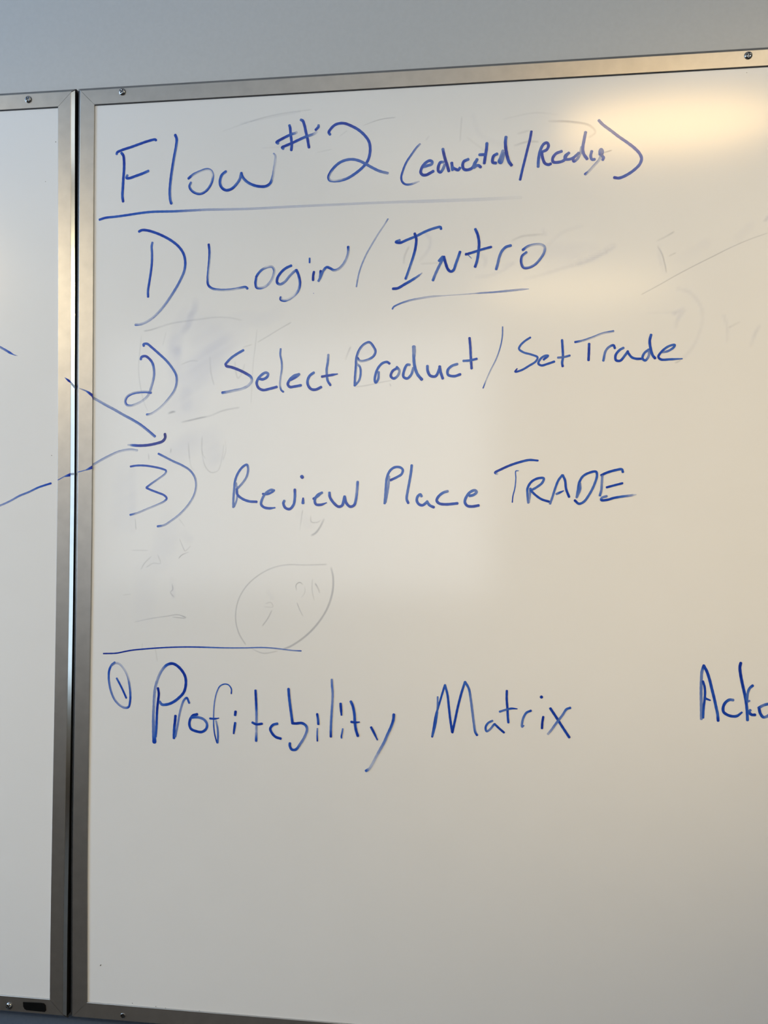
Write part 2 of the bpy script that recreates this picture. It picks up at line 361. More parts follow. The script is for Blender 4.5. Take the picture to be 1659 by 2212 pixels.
# ---------------------------------------------------------------- marker writing
WRITING = [
('handwritten_word','blue handwritten word Flow','R',[
 'S 3.53 49.9,1973.5,.7,0,1 50.5,1975.6,.95 56.6,1978.3 69.3,1981.7 80.4,1985 91.5,1988.2 102.5,1990.1,.9 103.8,1989.1,.95',
 'S 3.71 56.6,1974.7,.8,0,1 59.2,1971,1 60.2,1964.1 60.3,1953.4,.9 59.5,1941.3 58.9,1929.1 58.4,1917.6,.8 59.4,1910.7,1',
 'S 3.65 64.9,1944.8,.6,0,1 63.8,1941.5,.9 67.3,1940.9,.95 76,1943.3 85.5,1946.2,.85 93.7,1949.3,.7',
 'S 3.71 129.9,1994.8,.9,0,1 131.9,1989.5,.95 131.3,1980.5,.85,.3 128.6,1965.5,.9 126.2,1950.4 124.2,1935.4 123.2,1920.3,.85 124.1,1909.6 125.4,1905.3,1',
 'S 3.41 148.3,1937,1,.2,1 154.8,1941.9,.7,-.5 164.1,1945.7,.6,-.8 172.7,1947.9,.65 178.1,1946.3,.55,-.9 181,1941.2,.5 180.7,1934.4,.75,-.4 178,1927,.95 172.1,1919.7 165.2,1916.4 158.9,1917.2 152.6,1921.3 149.9,1926.7,.9 151.8,1931.4,.7',
 'S 3.71 198.6,1943.8,.85,.2,1 193.4,1939.8,.9 191.1,1933.9 191,1927.9 193.8,1922.5,1 199.3,1919.5 206.2,1921 212.3,1926.3,.8 216.9,1932.8,.75 219,1940.2,.8',
 'S 3.71 219,1941,.85,-.2,1 220.9,1935.6,.8 226.9,1929.1 235.4,1924.5,.9 244.6,1922.3,1 252.3,1922.6 257.6,1926.2,.9 260.6,1933.9,.55,-.7 262.5,1944.2,.35,-.8 263.9,1954.6,.2,-.4 263.9,1961.3,.25,0,.8 261.7,1964.2,.4,0,.6',
]),
('handwritten_symbol','blue handwritten number sign','R',[
 'S 3.65 282.1,1999.4,.7,0,1 283,1996.6,.9 283.8,1988.5 284.8,1980.5 285.4,1974.4 284.8,1967.4,.95',
 'S 3.71 297.1,2005.7,.7,0,1 299.5,2004.3,.9 301.7,1998.7 303.8,1989.5 306,1980.4,.95 307.2,1973.3 307.9,1969.8,1',
 'S 3.65 267.6,1976.8,.6,0,1 265.3,1978.4,1 268.1,1980.3 273.2,1982.8 279.4,1985.6,.85 285.5,1988,.7 289.1,1988.8,.5 291.6,1989.7,.2',
 'S 3.65 274.4,1969.7,.6,0,1 272.8,1971.4,1 276.4,1973 285.6,1976.4,.95 294.7,1980.2,.85 302.9,1983.4,.75 311,1985.7,.6,-.3 315.1,1987.2,.3 317.6,1988.8,.15',
 'S 3.53 320.1,1997.5,.6,0,1 320.1,1995.7,.8 318.3,1993.6,.85 316.5,1991.9,1',
]),
('handwritten_number','blue handwritten number 2 after the number sign','R',[
 'S 3.71 335.1,1984.9,.7,0,1 333.5,1987.8,.95 336.3,1992.4,.9 341.3,1996.8 347.4,1998.5 353.9,1998.1,.95 362.5,1994.5 371.6,1989.1,.85 379.6,1981.7 385.2,1973.5,.9 386.9,1964.4 385.8,1954.6,.85 382.8,1947.3 376.9,1940.6,.75 367.9,1933.6 357.9,1928,.75,-.2 347.9,1925.5,.7,-.6 339.8,1925.3,.65,-.9 335.2,1926.5,.7,-.6 333.5,1930.1,.95 335.7,1936 341.7,1943.7,.8,.1 348.7,1948.9,.75 357.8,1951.7,.7 365.8,1951.7 373.8,1949.2,.75 381.9,1944.8,.7 389.9,1940 398.9,1935.3,.65,-.2 409.4,1932.2,.5',
]),
('handwritten_word','blue handwritten word educated in parentheses','R',[
 'S 3.53 450.1,1967,.35,0,.8 446.2,1963.3,.6,.3 439.4,1954.2,.7,.2 433,1944.7,.85 428.6,1934,.95 426.7,1926.2,1 427.9,1920.7 431.7,1917.3,.95 437.6,1916.8,.7 443.1,1918.1,.35 449.4,1920.1,.15,0,.5',
 'S 3.82 453.3,1937.8,.6,0,1 460.1,1939.5,.75 465,1941.2,.6 465.5,1944.1,.7 462.1,1945.5,.85 456.2,1942.1,.8 452.3,1936.4,.9 451.3,1931,1 453.8,1928 458.2,1927.8,1.05 463.1,1930,.95 467,1932.1,.85',
 'S 3.82 479.7,1943,.5,0,1 475.8,1942.7,.85 473.4,1937.9,1 473.4,1932 475.9,1930.4,.9 478.8,1933.7,.6 481.2,1939.5,.5',
 'S 3.82 478.8,1959.4,.6,0,1 479.6,1955.3,1 481.6,1947.3,1.05 484.1,1939.4 486.4,1931.4',
 'S 3.82 490,1941.5,.9,0,1 490.7,1936.1 491,1932.7,.8',
 'S 3.82 491,1935.6,.7,0,1 495.4,1933,.95 498.3,1932.3,.9 500.2,1934.7,.8',
 'S 3.82 510.6,1945,.75,0,1 505,1942.3,.95 503.6,1937.5 505.1,1933 509,1931.8 514.8,1933.5,.85 518.6,1938.7,.7 521.5,1944.5,.75',
 'S 3.82 521.5,1944,.7,0,1 518.1,1938.8 517.5,1934.4,.6 521.1,1936.7,.7 523.5,1936.6,.8 525.9,1934.5,1',
 'S 3.82 533.5,1963.9,.75,0,1 533,1956.6,.9 531.6,1947.9,.95 530.4,1939.2,1',
 'S 3.71 524.4,1950,.75,0,1 528.2,1950,.85 532.1,1950',
 'S 3.82 546.1,1950.1,.75,0,1 542.2,1947.9,.9 540.6,1943.6,.95 541,1939.6,1 544.7,1938.7,.95',
 'S 3.82 553.2,1953.7,.45,0,1 550.4,1945,.6 548.7,1940.3,.85 550.9,1938.7,.8 552.8,1943,.6 554.7,1950.7,.5',
 'S 3.94 557,1970.5,.7,0,1 556.3,1964.2,.9 556.9,1955.4,1.05 558.6,1946.6 560.8,1939.7,.85 563.9,1935.2,1',
]),
('handwritten_symbol','blue handwritten slash after educated','R',[
 'S 3.29 588,1975.9,1,0,1 586.4,1966.4 583.7,1955.5 580.6,1942.6,.9 577.2,1928.7,.85 574.6,1916.8,1',
]),
('handwritten_word','blue handwritten word Ready','R',[
 'S 3.71 596.5,1931.8,.7,0,1 596.9,1940.8,.8 599.3,1952.8 603.2,1959.6,.9 607.1,1960.9,.95 608.9,1957.3,.9 606.7,1952.4 600.8,1949.9,.8',
 'S 3.71 600.8,1949.2,.9,0,1 601.8,1942.6,.95 604.8,1935.5 609.2,1933.8 611.7,1934.7,1',
 'S 3.71 624.8,1949.5,.75,0,1 618,1946.9,.85 614.1,1941.5,.95 614.6,1937,1 621,1936.2,.9 627.8,1938.4,.8 630.7,1944.2 633.6,1947.1,.7',
 'S 3.53 633.6,1947.1,.7,0,1 628.9,1943.3,.75 629.2,1939.8,.8 635.6,1939.5,.75 641.4,1942.7,.65 645.3,1946.5,.6',
 'S 3.53 643.4,1944.6,.6,0,1 639,1939.9,.85 639.5,1936.4,.95 642.9,1938.2,.5 646.8,1944.5,.35 648.7,1953.4,.3',
 'S 3.88 653.5,1971.5,.6,0,1 651.8,1962.2,.65 650.3,1952.3,.7 651.3,1945.3,.75 655.5,1938.6,.85',
 'S 3.65 661,1947.8,.7,0,1 659.9,1941.9,.75 661.3,1937.8 664.5,1937.7,.7',
 'S 3.65 671,1943.3,.7,0,1 670.7,1947.3,.6 672.2,1949.7 673.9,1947.2,.55 672.9,1942.2,.6',
 'S 3.53 672.9,1942.2,.7,0,1 675.2,1939.2,.75 674.2,1936.7,.8',
 'S 3.53 673.4,1944.2,.35,0,1 669.6,1936.4,.35,.5 662.8,1928.8,.35,.6 658,1923.6 653.4,1919.8,.95',
]),
('handwritten_symbol','faded blue closing parenthesis across the lamp glare','R',[
 'S 3.71 669.4,1985.3,.6,0,1 674.2,1979.9 683.9,1972 693.5,1964,.65 703.2,1956.6,.7 711.8,1949.3,.75 718.1,1942.1 720.3,1936 718.1,1929.2 711,1922.1,.8 701.4,1916.1 693.8,1913.5 688,1914.3,.95',
]),
('handwritten_line','blue underline fading to grey below the heading','R',[
 'S 3.29 27,1887.9,.8,0,1 35,1890,.9 49.4,1891,.8 65.3,1892.5,.85 84.4,1894.5,.75 100.2,1895.4 128.6,1894.9,.7 153.7,1895.1,.48 175.5,1895.3,.33 206.4,1894.5,.25 237.2,1894.2,.21 276.7,1894.7,.17 343.1,1895.1,.14 402.5,1895.3,.12 461.1,1894.7,.11,0,1.3 518.8,1894.2,.08 575.8,1894.7,.03',
]),
('handwritten_number','blue handwritten numeral 1 with large closing parenthesis','R',[
 'S 3.29 100.1,1855,.6,0,1 99.1,1850.1,.75,-.2 99.6,1840.9,.8 99.5,1828.6,.9 98.1,1815.3,.95 96.1,1802.1 94.6,1791.9,.85 94.8,1784.2,.95',
 'S 3.53 81.6,1870.2,.85,0,1 85.8,1871.9,.95 93.3,1871.2,1 104,1867.8,.9 114.7,1863.1 126.5,1856.3,.85 136.1,1848.3,.9 142.5,1838.9,.85 144.9,1828.2 143.7,1817,.65 139.1,1805.9,.6 132.3,1793.9 122.9,1779.9,.5,-.2 112.4,1766.9,.4,-.3 101.8,1756.9,.35,-.4 91.2,1750.5,.33,-.5 83.7,1748.3,.4 77.9,1748,.6',
]),
('handwritten_word','blue handwritten word Login','R',[
 'S 3.29 176.3,1850,1,0,1 177.4,1841.3,.9,.3 177.1,1828.2,.85,.6 176.1,1816,.8,.7 175.4,1805.9,.85,.6 176,1797.8,1,.1 180.7,1793.1,.9,-.4 191.2,1790.7,.65,-.6 202.7,1790.4,.6,-.7 214.1,1791.6,.5,-.6 221.3,1792.9,.7,-.3 226,1793.3,.9 228.4,1791.2,.95',
 'S 3.41 239.9,1805.8,1,0,1 241.7,1809,.8 246.9,1814.6,.7,.1 254,1818,.45,.7 260.4,1818.5,.55,.6 263.4,1814.6,.6 262.5,1807.2,.35,.4 258.2,1798.7 251.8,1793.2,.35,-.5 244.8,1791.3,.7 240.6,1792.3,1 239,1797.5,1,-.2 239.7,1803.9,.95',
 'S 3.53 285.8,1819.1,.85,0,1 278.6,1815.9 272.2,1810.4,.9 267.9,1803.6,.95 267.6,1797.9,1 271.2,1795.5,.7,-.3 277.6,1798.7,.55,.3 283.4,1805.4 289.2,1811,.6 292.1,1813,.9',
 'S 3.53 292.7,1813.2,.95,0,1 295.6,1806.2,1,-.2 297.4,1795.9,1,-.4 295.2,1786.8,.7,-.5 289.4,1780.1,.35,-.8 282.4,1775.7,.4,-.7 276.6,1774.5,.85 272.5,1776,1 272.6,1778.8',
 'S 2.47 309.8,1827.7,.7,0,1 309.8,1822.4,.85',
 'S 3.18 315.5,1810.2,.95,0,1 314.6,1805.7,1 314.4,1799.7',
 'S 3.41 324.3,1811.1,1,0,1 321.8,1798.6,.1,0,.3',
 'S 3.41 321.6,1798.4,.6,0,1 324.1,1803.1,.65 327.5,1811 331.9,1815.6,.85 336.1,1814.4,1,.3 341.4,1811.5,.75,-.5 347.1,1812.9,.5,-.4 352.8,1818.2,.45,-.3 357.4,1826,.4 359.6,1833.9,.45 359.6,1840.7,1',
]),
('handwritten_symbol','thin faint slash after Login','R',[
 'S 1.76 410.1,1874.2,.4,0,1.2 405.1,1866.2,.25 398.3,1856.3,.3 390.4,1843.6,.35 382.5,1829.7,.4 376.3,1815.2 372.7,1802.8 370.5,1789.8,.45',
]),
('handwritten_word','blue handwritten word Intro','R',[
 'S 3.41 425.2,1846.8,.6,0,1 420.3,1844.7,.95 425.2,1843.5,1 434.4,1846.9,.8 446.1,1851.3,.75 457.7,1856.7 468,1860.2,.7 476.4,1861.5,.75 477.1,1859.2,.85',
 'S 3.41 444.1,1854.6,1,0,1 446.1,1848 445.1,1836.3 442.6,1826,.9,.2 438.5,1813.2,.75,.3 434.9,1802.9,.8 433.1,1798,.95',
 'S 3.53 417.1,1785.8,1,0,1 423,1786.3 432.1,1791.2,.9 441.2,1796.2,.75 449,1801.1,.55,0,.8 453.5,1804.6,.3,0,.4',
 'S 3.53 467.4,1795.1,.75,0,1 470,1801.8,.6 473.5,1809.5,.65 476.7,1815.9 480.9,1824.1,.8',
 'S 3.53 474.8,1819.2,.7,0,1 479.2,1824.2',
 'S 3.53 480.9,1824.1,.9,0,1 483.2,1815.6,1 486.4,1807.8 489.7,1805.4,.95 492.9,1806.9,.85 496,1815.2,.75 499.2,1824.2 501,1829.6,.9',
 'S 3.53 519.8,1857.3,.8,0,1 522.7,1850.5,1 524.5,1840.1 523.8,1828.5,.85 522,1817,.8 519.8,1810.4,.95',
 'S 3.06 515.2,1821.1,.4,0,.4 512,1824.4,.6 508.2,1827.8,.9',
 'S 3.18 508.2,1826.2,1,0,1 517.1,1828.5,.9 527.3,1831.5,.85 539.4,1834.4,.9',
 'S 3.53 563.6,1835.4,.75,0,1 557.8,1833.8 552.8,1828.9,.65 549.6,1821.3,.6 547.8,1813.6,.65 545.9,1806.6,.8',
 'S 3.29 578.3,1829.5,.85,0,1 584.3,1833.6,.6,-.4 591.8,1835.5,.45,-.6 600.6,1835.4,.35,-.5 604.8,1832.2,.45,-.4 604.4,1825.9,.65,-.3 600.1,1818.4,.75 593.2,1810.9,.85 585.7,1807.3,.9 579.4,1807.5,.95 576.6,1813.4,1 577.4,1821.6,.95 582.8,1826.3,.75',
]),
('handwritten_line','thin blue underline below Intro','R',[
 'S 2.24 416.6,1760.4,.8,0,1 417.9,1762.7,.7 425.7,1766.7,.6 438.8,1770.6,.4,-.2,1.2 451.7,1772.8,.3 464.7,1774.5,.25 484.1,1775.5,.25,0,.5 503.3,1776.3,.22,0,.6 517.4,1777,.3 528.9,1777.6,.45,0,1 542.9,1778.1,.5 560.6,1779.3,.4,0,1.3 577,1780.5,.35,0,1.2 585.8,1780.9,.4,0,.4',
]),
('handwritten_number','blue handwritten numeral 2 with large closing parenthesis','R',[
 'S 3.41 85.6,1702.5,.8,0,1 86.5,1705.3,.9 91.5,1706.6,.95 96.8,1703.4,1 101.6,1697.1,.85 103.7,1688,.7,-.3 103.5,1679,.6 100.7,1667.7,.5,-.4 96.1,1655.3,.35,.3 87.3,1647.5,.25,.5 79,1643.6,.3,.6 71.9,1641.8,.55 66.6,1643.2,.9 64.7,1647.7 67.1,1653.4,.85 74.1,1657.6,.8 83.6,1659.4 93.1,1659.7 99.9,1658.7,.95',
 'S 3.29 89.6,1720,.8,0,1 89,1722 93.7,1722.7 100.8,1717.5,.9 110.3,1709.4,.85 121,1699.6,.75 129.3,1689.3,.65 134,1680.8,.8,.2 134.7,1671.8,.6 131.9,1661.7,.5,.3 124.9,1651.6,.4,.5 115.6,1641.5,.28,.6 106.3,1634.3 99.2,1630.6,.35 94.5,1629.9,.85',
]),
('handwritten_word','blue handwritten word Select','R',[
 'S 3.41 223.6,1711.8,.75,0,1 215.3,1707.3 207,1701.7 200.5,1694.9,.85',
 'S 3.71 200.2,1694.3,1,0,1 201.2,1692,1.05 208.3,1690.1,1.1 217.8,1686.5,1.05 227.3,1681.8,1 233.9,1677.1,.8,-.3 235.1,1672.5,.4,-.4 231,1666.8,.35,-.5 222.8,1662.3,.35,.5 212.1,1660.1,.45 202.6,1658.3,.45,.3 196.1,1657.4,1',
 'S 3.53 245.1,1674.6,.85,0,1 249.8,1674 255.1,1676.8,.8 256.6,1680.8,.6 253.3,1682.5,.65 247.4,1679.2,.75 242.8,1673.5,.8 241.6,1668.9,.95 244,1663.2,1 249.9,1660.2 259.3,1661.8,.9 268.1,1664',
 'S 3.29 272.8,1712.6,.6,0,.8 272.5,1705.2,.75,.3 274.3,1696,.7,.2 274.6,1686.8,.55 273,1675.4,.4 272.4,1666.2 274,1659.9,.9 276.7,1657.6,1',
 'S 3.53 285,1672.4,.85,0,1 290.8,1675.1,.95 296,1678.5,.65 297.2,1679.8,.6',
 'S 3.53 297.2,1679.8,.6,0,1 290.8,1678,.7 285,1672.9,.8 282.5,1667.2,.95 285.1,1663.8 292,1664.3 299.6,1665.6,.85',
 'S 3.53 316.3,1681.6,.7,0,1 311.1,1677.7,.8 308.3,1671.5,.75 308.9,1665.7,.9 313,1660.6,1 318.8,1659.9 325.9,1663,.95',
 'S 3.18 334.9,1704,.45,0,1 334.3,1695,.65 332.9,1685.9 333.1,1679.1,.6 334.3,1671.1,.8 337.8,1665.4,.9',
 'S 3.29 326.8,1676.3,1,0,1 333.7,1677.4,.95 340.6,1678.4,.9 346.9,1679.4,.8,0,.5',
]),
('handwritten_word','blue handwritten word Product','R',[
 'S 3.29 369.2,1664.4,.85,0,1 369.6,1674.9,.85,-.4 370.6,1689.3,.85,-.3 371.2,1699.8,.8 375.1,1710.2,.75 381,1716.6,.7 387.5,1718.8,.8 392.8,1713.1,.85 395.3,1707.2 392.9,1701.3 385.1,1696.6,.6,.4 375.8,1695.5,.45 372.5,1699.1,1',
 'S 2.94 371.9,1691.9,.3,0,1 375.6,1687.9,.65 376.6,1680,.7 374.7,1670.9,.6 370.1,1665.1,.7',
 'S 3.29 413.3,1691.5,.9,0,1 410,1693.6,.8 404.2,1692 398.9,1686.2 395.7,1678.4 394.7,1670.6 396,1667.7,.85 399,1671.9,.65 399.6,1681,.6',
 'S 3.41 423.2,1685.8,.8,0,1 417.3,1682,.95 415.1,1675.6,1 418.7,1672.6,.95 423.9,1676.1,.55 425.8,1682.5,.45 422.5,1686.9,.8',
 'S 3.41 438.8,1689.5,.6,0,1 435.5,1689.5,.75 431.7,1681.8,.85 431.1,1674.7,.9 435.7,1672.4,.85 440.8,1677.1,.7 443.4,1685.5,.55',
 'S 3.53 443.9,1712.1,.55,0,1.4 444.2,1706.3,.5 444,1697.2,.7,0,1.1 445.3,1686.8,.8 448.6,1677.7,.75 454.2,1670.8,.95',
 'S 3.53 461.1,1687.8,.7,0,1 461.6,1681.3,.9 464.8,1675.5,.95 471.3,1674.7,.9 475.1,1681.1,.8 476.7,1686.9,.75',
 'S 3.53 476.4,1686.9,.9,0,1 477.7,1679.8,.85 480.4,1671.8,1',
 'S 3.41 498.5,1689.5,.65,0,1 491.8,1687.3,.7 486.7,1682.3,.85 487,1676.4 494.5,1674.4 502.2,1676.6,.95',
 'S 3.18 513.4,1721.7,1,0,1 514.5,1710.1,.95 515.2,1697.2,.9 516.2,1683.7,1',
 'S 3.06 505.9,1693.3,.7,0,1 513.6,1693.7,.75 522.5,1695.6,.85',
]),
('handwritten_symbol','blue handwritten slash after Product','R',[
 'S 2.47 554.1,1734.7,.6,0,.7 553.9,1723.5,.7,.2 551.7,1710.7 546.7,1695.4,.55,.3 539.8,1681.4,.4 534.8,1670,.35,.4 530.6,1659.1,1',
]),
('handwritten_word','blue handwritten word Set','R',[
 'S 2.71 588,1720.8,.8,0,1 581.2,1716.4,.75 575.8,1711 574.4,1706.9 579.9,1702.6 589.4,1699.7 596.9,1696.1,.8 594.9,1691.3,.75 586.8,1686,.8 577.3,1680.6 569.8,1678.9,.95 572.1,1682.5,1,0,.6',
 'S 2.94 604.4,1693.3,.85,0,1 609.8,1698,.75 606.4,1698,.7 601,1694.7,.75 598,1688.5,.8 601.7,1686.1,.85 609.1,1687.9 617.2,1690.6,.9',
 'S 3.06 626.5,1716.9,.85,0,1 627.2,1706.6 627.6,1695.6,.75 626.7,1688.8,.8 627.4,1684.6,1',
 'S 2.82 621.6,1695.4,.7,0,1 628.6,1695.9,.6 635.8,1697.7,.8',
]),
('handwritten_word','blue handwritten word Trade in mixed case','R',[
 'S 2.82 642.2,1714.1,.95,0,1 651.3,1715.7,.6,-.4 663.3,1719.6,.55,-.6 675.3,1724.1,.5 687.9,1726.4,.75',
 'S 3.18 659,1711.7,.9,0,1 658.8,1701.9,1 658.4,1691.6',
 'S 3.06 689.7,1705.7,.9,0,1 688,1709.3 682.7,1707.2,.6 678.7,1702.2 676.1,1690.7,.7',
 'S 3.18 699.9,1705.9,.7,0,1 695.3,1703.3,.8 690.7,1697.2,.9 691.1,1691.1 696,1690.3 701.9,1697,.7 705.2,1701.7,.8',
 'S 3.06 704.6,1700.8,.9,0,1 709.9,1694.2,.85 715.1,1692.4,.9 721.1,1692.3,1',
 'S 3.06 729.6,1703.3,.7,0,1 724.3,1698.7,.75 722.4,1692.6,.85 725.7,1690.1,.8 729.6,1695.2,.5 730.2,1701.9',
 'S 3.29 732.4,1721.2,.8,0,1 730.8,1714.1,.95 731.9,1704.6,.9 734.2,1696.5,.85 737.2,1692.6,1',
 'S 2.94 744,1699.7,.4,0,1 751.8,1700.9,.65 759,1705.5,.75 760.2,1708.4 753.1,1706.9,.7 745.3,1701,.8 741.1,1694.3,.95 744,1691.1,.9 754.5,1691,.8 768.8,1691.5,.7,0,.6',
]),
('marker_arrow','blue marker arrow running off the left board onto the right board','R',[
 'S 3.29 20.8,1652.5,.35,0,1.1 27.7,1648.9,.4,.2 37.6,1643.4,.45 50,1636.9,.5,.1 62.4,1630 74.7,1623.5,.7,-.3 85.8,1616.9,.8,-.4 95.6,1609.6,.85 105.7,1601.4,.85,-.3',
 'S 3.65 119.3,1604.5,1.4,0,1 119.7,1599.8 116.4,1595.2,1.25 107.9,1592.3,1.1 97,1590.2 84.8,1589.5,1.05 77.5,1589.9,.85 69.1,1590.6,.2,0,.6',
 'S 3.29 21.7,1565,.35,0,1 30.9,1570.1,.4,-.4 43.2,1576.2 55.5,1581.4,.35,-.5 65.3,1583.7,.35,-.6 73.8,1584.3,.4,-.7 81.8,1583.1,.3,-.6',
]),
('handwritten_number','blue handwritten numeral 3 with large closing parenthesis','R',[
 'S 2.71 72.9,1562.2,.95,0,1 80.9,1563.4,.8 91.6,1563.4,.85 103.4,1561.9 116.3,1559 121.1,1556.8,.8 120.5,1553.4,.55,.4 111.8,1546.6,.5 102.4,1540.4,.6,.2 94.8,1534.8,.9',
 'S 2.82 94.8,1534.2,.95,0,1 101.3,1531.4,.85 110.7,1528 119,1524.7 122.5,1520.7,.9 119.1,1516.8,.6,.4 109.7,1512.2,.4,.5 96.8,1507.1,.35,.4 82.7,1501.4,.35,.3 73,1498.8,.85',
 'S 2.94 110.9,1578.8,.8,0,1 118.6,1575,.7,-.2 130.3,1569.2,.65 143.2,1563.5 153.8,1556.8,.6 160.3,1547.8,.55,.3 162.1,1537.7,.45,.4 159.9,1526.5 153,1514.1,.42 141.4,1501.2,.38,.3 128.7,1491.5,.35,.2 119.3,1485.8 110.5,1484.1,.85',
]),
('handwritten_word','blue handwritten word Review','R',[
 'S 3.18 211.9,1509.7,.6,0,1 212,1520.6,.65 212.8,1531.8 214.1,1544,.75 218.1,1554 224.3,1561.8,.8 229.4,1564.3 231.2,1559.6,.65,.2 229.6,1549.6,.55 223.9,1540.7,.5 217.6,1534,.6',
 'S 2.71 215.3,1540.7,.4,0,1 217.1,1528.4 216.1,1518.4,.45 213.2,1510.6,.5',
 'S 3.41 216.3,1532.9,.85,0,1 217.1,1526.2,.9 223.5,1520.7,.85 232.7,1517.3 242.7,1516.7,.95',
 'S 2.94 250.8,1526.9,1,0,1 256.5,1526.5,.85 262.8,1529.1,.8 265.6,1531.3,.7',
 'S 3.41 265.6,1531.3,.6,0,1 261.6,1532.1 254.3,1527.4 249.8,1519.6,.65 248.7,1513.5,.8 252.1,1509.9,.9 258.9,1508.4 266.9,1509.2,.8,0,.6',
 'S 3.53 292.7,1532.5,1,0,1 292.8,1523.1,.75 291.2,1513.2,.85 286.1,1507.6,.95 280.5,1509.2,.9 277.9,1514.8,.85 279.1,1518.1,.7',
 'S 4.47 301.4,1549.4,.85,0,1 302.5,1548,1',
 'S 3.53 303.6,1521.5,1,0,.7 303.4,1515.4,.8,0,1.2',
 'S 3.29 317,1520.8,1,0,1 322,1523.8,.7 327,1528.2,.55',
 'S 3.41 328.1,1528.7,.6,0,1 322,1525.4,.65 318.7,1518.8,.8 320.4,1513.8,.95 326.5,1513.3 333.8,1515.8,.8,0,.5',
 'S 3.53 337.6,1528.7,.75,0,1 338.2,1523.3,.9 343.3,1515.6 349.4,1511,.95 353.9,1512.4,.85 356,1518.9,.75 357.1,1523.9,.8',
 'S 3.53 357.1,1523.9,.8,0,1 359.4,1515.7,.95 364.4,1511.1 369.4,1513 371.6,1520.1,.8,.2 372.9,1531,.7,.3 373.6,1542.5,.8',
]),
('handwritten_word','blue handwritten word Place','R',[
 'S 3.29 408.3,1515.4,.7,0,1 409.1,1524.8 409.8,1536.6 410.9,1547.4 414.6,1556.2,.75 420.5,1560.7,.8 427.5,1560.7,.75 430.9,1557.7 429.5,1552.3 423.6,1548.4 415.5,1544.6,1',
 'S 2.82 413.7,1549.4,.45,0,1 413.3,1540.5,.55 411.7,1528.7 409.5,1516.9,.6',
 'S 3.41 442.2,1563.3,.7,0,1 441.3,1554.3,.75 439.4,1542.5,.7 437.3,1530.7 436.1,1520.9,.75 438.1,1516,1',
 'S 3.53 454.7,1524.4,.65,0,1 453.3,1526.9,.7 449.8,1523.9,.75 448.9,1519,.85 451.4,1514.6,.9 455.8,1513.2 459.7,1515.6,.8 462.1,1518.1,.65',
 'S 3.53 461.9,1517.1,.7,0,1 465.1,1513.2,.8 470.2,1510.8,1',
 'S 3.53 487.4,1530.9,.55,0,1 481.6,1528.9,.7 475.8,1524,.8 473.8,1519.1,.9 476.8,1515.7,.95 484.6,1514.5,1 499.6,1515.8,.95',
 'S 3.53 514.6,1525.1,.75,0,1 519.9,1526.6,.7 523.2,1530,.6 521.3,1532.1 515.5,1530,.7 510.2,1523.1,.75 508.8,1517.3,.8 511.8,1512.9,.95 517.6,1512 525.8,1513.3',
]),
('handwritten_word','blue handwritten capital word TRADE','R',[
 'S 3.06 548.6,1552.4,.2,0,1 545.8,1553.9,1 554,1558.5 564.7,1563.3,.95 576.6,1567.2,.9 587.3,1569.6,.85 598,1568.9,.9,0,.8',
 'S 3.06 574.3,1556.4,.5,0,.5 571.3,1556,.75 571.3,1547,.7 570.2,1534.9,.75 567.9,1525.3,.85 567.1,1517.4,1',
 'S 3.06 586.6,1516.9,.6,0,1 585.7,1526.5,.7 585.7,1535,.8 590.4,1542.8,.85 598.1,1547,.9 605.2,1547,.8 603.4,1541.6,.75 596.9,1536.2,.7 589.6,1532,.75',
 'S 3.29 589.2,1534.4,.7,0,1 588.1,1517.5,.3,0,.5',
 'S 2.94 589.6,1532,.85,0,1 595.8,1526,.9 602.9,1521.2 611.8,1518.4,1',
 'S 2.94 613,1515.8,.6,0,1 615.9,1524.2,.65 618.8,1533.8,.7 622.9,1544.6,.8 627.5,1550.9',
 'S 3.06 628.1,1550.9,.8,0,1 630.9,1544.6,.85 632.3,1533.9,.9 635.9,1524.3,1',
 'S 2.94 620.6,1527.8,.6,0,1 624.7,1529.6,.85 629.1,1531.7,.9,0,.5',
 'S 3.06 645,1523.7,.6,0,1 646.4,1532.7,.75 648.1,1542.3,.85 652.2,1549.4,.8 659.2,1553.6,.85 667.9,1555.2 669.1,1550.6,.8 666.2,1539.9,.75 660.4,1527.9,.7 653.5,1518.4,.75 647.7,1516,.85 642.7,1520.1,1',
 'S 2.71 648.9,1541.1,.6,0,1 649.3,1533.9,.65 645.9,1524.9,.5',
 'S 3.18 699.8,1554.8,.9,0,1 698.6,1558,.8 691.7,1557.2,.85 681.3,1554.2,.9 674.3,1550.9,1',
 'S 3.06 675.5,1550,.6,0,1 674.9,1541.1,.55 674.4,1532.8,.6 672.7,1526.2,.75',
 'S 2.82 680.8,1536.1,.95,0,1 689.4,1538.5,.9 699.3,1541.1,.95',
 'S 3.06 680.8,1525.4,.6,0,1 675,1523.2 674.4,1520.6,1 681.4,1520.9,.95 689.5,1523.3,.9 699.9,1525.1,.7 709.1,1526.3,.45 715.5,1527.4,.2,0,.5',
]),
('handwritten_line','dark blue divider line above Profitability Matrix','R',[
 'S 2.35 37.8,1316.7,1.2,0,.8 56.1,1317.8,1.15 66.8,1320.1 77.5,1322.2,1.1 93.5,1324.1,1.05 109.4,1325.7,1 125.3,1327 146.4,1328.1,.95 167.4,1328.5 188.3,1328.4,.8,-.2 204.8,1328.4,.75,-.3 229.7,1329,.7,-.4 250.3,1330,.75 265.7,1329.6,.7,-.5 279,1328.4,.65 291.2,1327.2,.65,-.6 302.4,1327,.95',
]),
('handwritten_number','blue handwritten numeral 1 inside a ring','R',[
